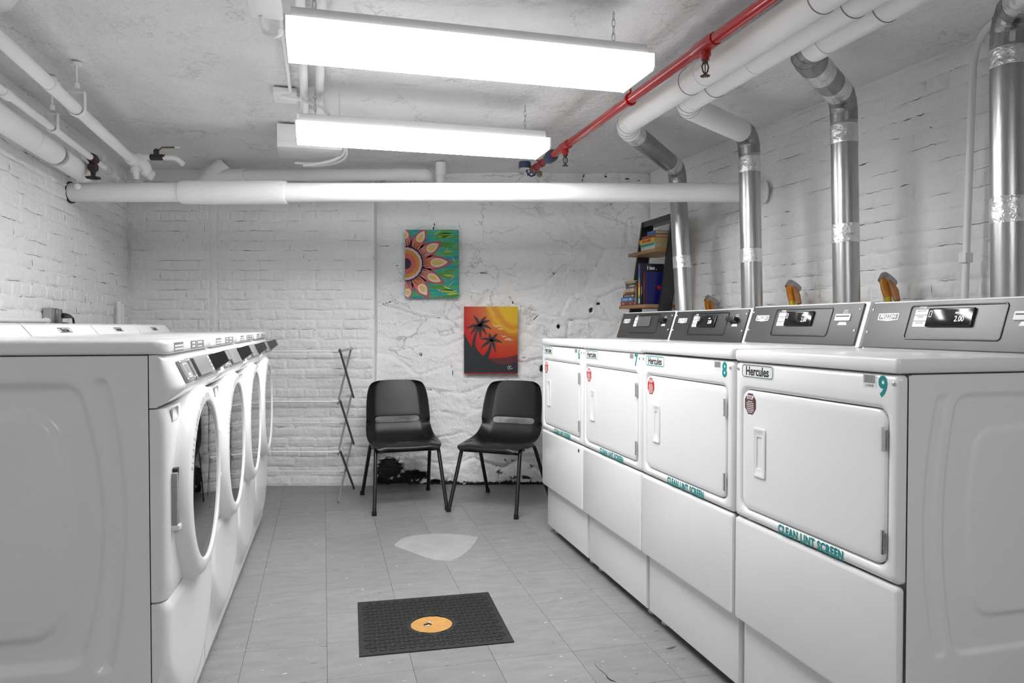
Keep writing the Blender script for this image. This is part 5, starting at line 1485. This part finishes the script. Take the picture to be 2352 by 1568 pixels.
# sunset painting
t = thing('sunset_painting', 'unframed canvas painting of black palms at a red sunset, lower right of the two', 'painting', (-0.3625, 5.540, 0.8405), 0.0)
MB().rbox(0, PW, 0, 0.018, 0, PH - 0.006, r=0.002, e=0.001).obj('canvas', canvas_mat('sunset_ground', 'sunset'), t)
sil = mat('paint_night', (0.012, 0.014, 0.020), 0.6, noise_amt=0.4, noise_scale=30); PH2 = PH - 0.006
def sp(x, y): return ((x - 145) / 1085 * PW, PH2 - (y - 110) / 1355 * PH2)     # from the painting's own measure
hill = [sp(*p) for p in [(147, 640), (190, 720), (240, 830), (310, 945), (330, 970), (395, 945), (430, 1000), (500, 1085), (545, 1105), (570, 1090), (640, 1150), (700, 1200), (760, 1240), (850, 1270), (1000, 1280), (1120, 1260), (1228, 1235), (1228, 1450), (147, 1450)]]
dusk = [sp(*p) for p in [(640, 1150), (800, 1150), (1000, 1140), (1228, 1080), (1228, 1300), (900, 1310), (740, 1290)]]
poly(t, dusk, -0.0005, mat('paint_dusk', (0.10, 0.012, 0.016), 0.6, noise_amt=0.5, noise_scale=14), 'dusk_band')
poly(t, hill, -0.0008, sil, 'hill')
poly(t, [sp(147, 1448), sp(1228, 1448), sp(1228, 1466), sp(147, 1466)], -0.001, M_RED, 'red_edge')
for pth, wd in (([(345, 960), (340, 850), (365, 720), (405, 600), (440, 530)], [85, 60, 45, 36, 30]), ([(590, 1130), (640, 1030), (675, 920), (695, 850)], [110, 70, 48, 34])):
    poly(t, stroke_pts([sp(*p) for p in pth], [x / 1085 * PW for x in wd]), -0.0011, sil, 'palm_trunk')
def frond(c, e, sag, wd):
    c, e = Vector(c), Vector(e); mid = (c + e) / 2 + Vector((0, sag)); top_, bot = [], []
    n = 9
    for k in range(n + 1):
        u = k / n; p = c * (1 - u) ** 2 + mid * 2 * u * (1 - u) + e * u * u
        d = ((mid - c) * (1 - u) + (e - mid) * u).normalized(); nn = Vector((-d.y, d.x)); ww = wd * (0.5 + 0.9 * sin(pi * min(1, u + 0.15))) * 0.7
        top_.append(p + nn * ww * 0.35); top_.append(p + nn * ww + d * wd * 0.35)
        bot.append(p - nn * ww * 0.35); bot.append(p - nn * ww + d * wd * 0.35)
    return [sp(p.x, p.y) for p in top_ + [e] + bot[::-1]]
for (c, ends) in (((460, 490), [(345, 300), (590, 320), (660, 400), (690, 560), (480, 740), (600, 680), (290, 660), (210, 550)]), ((710, 800), [(650, 660), (820, 670), (905, 840), (780, 1030), (490, 950), (490, 770)])):
    for e in ends: poly(t, frond(c, e, -45 if abs(e[0] - c[0]) > 60 else 0, 46), -0.0012, sil, 'palm_frond')
for b_, s in (((790, 520), 1.3), ((870, 575), 0.8), ((935, 722), 0.75), ((1030, 765), 0.6), ((985, 785), 0.6), ((1060, 795), 0.75)):
    poly(t, stroke_pts([sp(b_[0] - 50 * s, b_[1] - 40 * s), sp(b_[0], b_[1]), sp(b_[0] + 30 * s, b_[1] - 22 * s), sp(b_[0] + 95 * s, b_[1] - 8 * s)], [0.002, 0.0045, 0.005, 0.001]), -0.0013, M_STICK, 'bird')
text('C', 0.030, M_STICK, t, (sp(1080, 1340)[0], -0.0012, sp(1080, 1340)[1]), sx=0.9, name='signature')
poly(t, stroke_pts([sp(1022, 1330), sp(1040, 1370), sp(1075, 1395)], [0.002, 0.003, 0.001]), -0.0012, M_STICK, 'signature_stroke')
poly(t, stroke_pts([sp(1040, 1290), sp(1052, 1330)], [0.001, 0.003]), -0.0012, M_STICK, 'signature_stroke')
poly(t, stroke_pts([sp(1100, 1365), sp(1138, 1355)], [0.003, 0.001]), -0.0012, M_STICK, 'signature_stroke')

# ================================================================== LADDER SHELF AND BOOKS
t = thing('ladder_shelf', 'black leaning ladder shelf with wooden boards in the back right corner', 'shelf', row(0, 0, 0), PSI)
# in row coordinates: leans toward the right wall
def rail_x(z): return 2.035 + 0.148 * z
YN, YFR = 4.425, 4.885
for Y in (YN, YFR):
    mb = MB(); pr_ = []
    for z in (0.0, 1.945): pr_.append([(rail_x(z) - 0.045, Y - 0.011, z), (rail_x(z) + 0.045, Y - 0.011, z), (rail_x(z) + 0.045, Y + 0.011, z), (rail_x(z) - 0.045, Y + 0.011, z)])
    mb.loft(pr_); mb.obj('side_rail', M_BLACKM, t, ang=0)
MB().box(rail_x(1.92) - 0.04, rail_x(1.92) + 0.04, YN + 0.011, YFR - 0.011, 1.905, 1.945).obj('top_bar', M_BLACKM, t, ang=0)
for z in (1.29,): MB().box(rail_x(z) + 0.01, rail_x(z) + 0.03, YN + 0.011, YFR - 0.011, z - 0.06, z - 0.03).obj('back_bar', M_BLACKM, t, ang=0)
S1, S2 = 1.713, 1.343
for (z, xf) in ((S1, 2.165), (S2, 2.095), (0.95, 2.03), (0.55, 1.98)):
    MB().rbox(xf, 2.40, YN + 0.013, YFR - 0.013, z - 0.022, z, r=0.001, e=0.001, axis='z').obj('shelf_board', M_WOOD, t)
def book(label, col, X, Y, z, dx, dy, dz, upright=False, accents=(), group='books'):
    """flat: spine toward the room (-x), length along y. upright: spine toward the room, thickness along y"""
    b = thing('book', label, 'book', row(X, Y, z), PSI, group)
    cm = mat('cover_%02x%02x%02x' % tuple(int(255 * c) for c in col), col, 0.35)
    c = 0.0022; mb = MB()
    if not upright:
        mb.box(0, dx, 0, dy, 0, c); mb.box(0, dx, 0, dy, dz - c, dz); mb.box(-0.001, c, 0, dy, 0, dz)
        mb.obj('cover', cm, b, ang=0)
        MB().box(c, dx - 0.004, 0.003, dy - 0.003, c, dz - c).obj('pages', M_PAGES, b, ang=0)
        for (y0, y1, ac) in accents: MB().box(-0.0016, -0.001, y0 * dy, y1 * dy, dz * 0.22, dz * 0.78).obj('spine_print', mat('ink_%02x%02x%02x' % tuple(int(255 * q) for q in ac), ac, 0.4), b, ang=0)
    else:
        mb.box(0, dx, 0, c, 0, dz); mb.box(0, dx, dy - c, dy, 0, dz); mb.box(-0.001, c, 0, dy, 0, dz)
        mb.obj('cover', cm, b, ang=0)
        MB().box(c, dx - 0.003, c, dy - c, 0.003, dz - 0.003).obj('pages', M_PAGES, b, ang=0)
        for (z0, z1, ac) in accents: MB().box(-0.0016, -0.001, dy * 0.15, dy * 0.85, z0 * dz, z1 * dz).obj('spine_print', mat('ink_%02x%02x%02x' % tuple(int(255 * q) for q in ac), ac, 0.4), b, ang=0)
    return b
W_ = (0.75, 0.72, 0.66)
y0 = YN + 0.045
z = S1 + 0.0005
G1 = 'books stacked on the upper wooden board'
for lab, col, dx, dy, dz, ox, oy, acc in (
    ('white paperback at the bottom of the upper shelf stack', (0.55, 0.56, 0.52), 0.150, 0.215, 0.022, 0.018, 0.012, ()),
    ('pale teal book second from the bottom of the upper stack', (0.32, 0.52, 0.46), 0.155, 0.215, 0.024, 0.016, 0.012, ((0.05, 0.95, (0.02, 0.22, 0.22)),)),
    ('yellow book with red title block in the upper stack', (0.70, 0.45, 0.01), 0.145, 0.225, 0.030, 0.012, 0.012, ((0.22, 0.45, (0.45, 0.02, 0.01)), (0.48, 0.80, (0.60, 0.08, 0.01)))),
    ('dark red book under the blue one in the upper stack', (0.22, 0.02, 0.04), 0.155, 0.200, 0.020, 0.014, 0.006, ()),
    ('small blue book on top of the upper stack', (0.03, 0.10, 0.30), 0.150, 0.120, 0.024, 0.016, 0.004, ((0.1, 0.7, (0.02, 0.16, 0.42)),))):
    book(lab, col, 2.165 + ox, y0 + oy, z, dx, dy, dz, accents=acc, group=G1); z += dz + 0.0006
z = S2 + 0.0005; G2 = 'books stacked flat on the lower wooden board'
ys = 4.640
for lab, col, dx, dy, dz, ox, oy, acc in (
    ('dark red hardback at the bottom of the lower stack', (0.16, 0.012, 0.012), 0.150, 0.215, 0.027, -0.006, 0.0, ((0.2, 0.25, (0.5, 0.3, 0.1)), (0.7, 0.9, (0.4, 0.2, 0.1)))),
    ('bright blue hardback second from the bottom of the lower stack', (0.01, 0.13, 0.42), 0.150, 0.215, 0.027, -0.004, 0.0, ((0.15, 0.35, (0.35, 0.5, 0.6)), (0.45, 0.9, (0.25, 0.4, 0.55)))),
    ('black book with yellow label in the lower stack', (0.02, 0.018, 0.015), 0.135, 0.190, 0.019, 0.0, 0.0, ((0.02, 0.25, (0.6, 0.42, 0.03)), (0.35, 0.9, (0.25, 0.22, 0.18)))),
    ('brown book with a tan end in the lower stack', (0.13, 0.035, 0.025), 0.135, 0.180, 0.017, 0.0, 0.0, ((0.85, 1.0, (0.5, 0.36, 0.18)),)),
    ('cream book in the middle of the lower stack', (0.55, 0.45, 0.27), 0.130, 0.165, 0.022, 0.002, 0.012, ((0.2, 0.85, (0.42, 0.30, 0.14)),)),
    ('thin blue and red book in the lower stack', (0.02, 0.12, 0.30), 0.130, 0.150, 0.010, 0.004, 0.0, ((0.0, 0.45, (0.45, 0.08, 0.05)),)),
    ('grey book with yellow patch in the lower stack', (0.06, 0.06, 0.08), 0.130, 0.150, 0.014, 0.004, 0.0, ((0.0, 0.6, (0.58, 0.48, 0.05)),)),
    ('thin dark green book near the top of the lower stack', (0.015, 0.05, 0.045), 0.130, 0.150, 0.012, 0.004, 0.002, ((0.2, 0.7, (0.05, 0.18, 0.16)),)),
    ('tan pamphlet pile end on top of the lower stack', (0.42, 0.28, 0.12), 0.120, 0.175, 0.016, 0.006, -0.006, ())):
    book(lab, col, 2.095 + ox + 0.012, ys + oy, z, dx, dy, dz, accents=acc, group=G2); z += dz + 0.0006
G3 = 'books standing on the lower wooden board'
yy = 4.470
for lab, col, dx, dy, dz, ox, acc in (
    ('navy hardback with a red emblem, standing at the near end', (0.006, 0.008, 0.10), 0.150, 0.026, 0.215, 0.028, ()),
    ('brown book standing beside the navy hardback', (0.10, 0.035, 0.018), 0.150, 0.014, 0.214, 0.02, ((0.4, 0.75, (0.25, 0.10, 0.05)),)),
    ('tall black book with white letters standing behind the navy hardback', (0.010, 0.010, 0.014), 0.170, 0.016, 0.270, 0.012, ((0.25, 0.45, (0.25, 0.25, 0.25)),)),
    ('tall rainbow-spined book standing in the middle', (0.03, 0.02, 0.10), 0.170, 0.034, 0.275, 0.006, ((0.03, 0.14, (0.35, 0.55, 0.4)), (0.14, 0.22, (0.05, 0.35, 0.05)), (0.22, 0.42, (0.65, 0.48, 0.02)), (0.42, 0.56, (0.6, 0.12, 0.01)), (0.56, 0.66, (0.02, 0.28, 0.28)), (0.66, 0.95, (0.05, 0.06, 0.22)))),
    ('slim brown book standing left of the rainbow spine', (0.09, 0.05, 0.03), 0.140, 0.016, 0.150, 0.008, ()),
    ('slim black book standing against the lower stack', (0.012, 0.012, 0.012), 0.140, 0.018, 0.160, 0.004, ((0.1, 0.8, (0.2, 0.2, 0.2)),))):
    b = book(lab, col, 2.095 + ox, yy, S2 + 0.0005, dx, dy, dz, True, acc, G3); yy += dy + 0.0008
    if 'emblem' in lab: MB().lathe([(0.001, -0.0004), (0.014, -0.0004), (0.014, 0)], 14, (0.085, 0, 0.112), 'y').obj('emblem', M_RED, b)
    if 'white letters' in lab: text('I ion .', 0.034, M_STICK, b, (0.07, -0.0003, 0.243), sx=0.9, bold=0.001, name='cover_lettering')
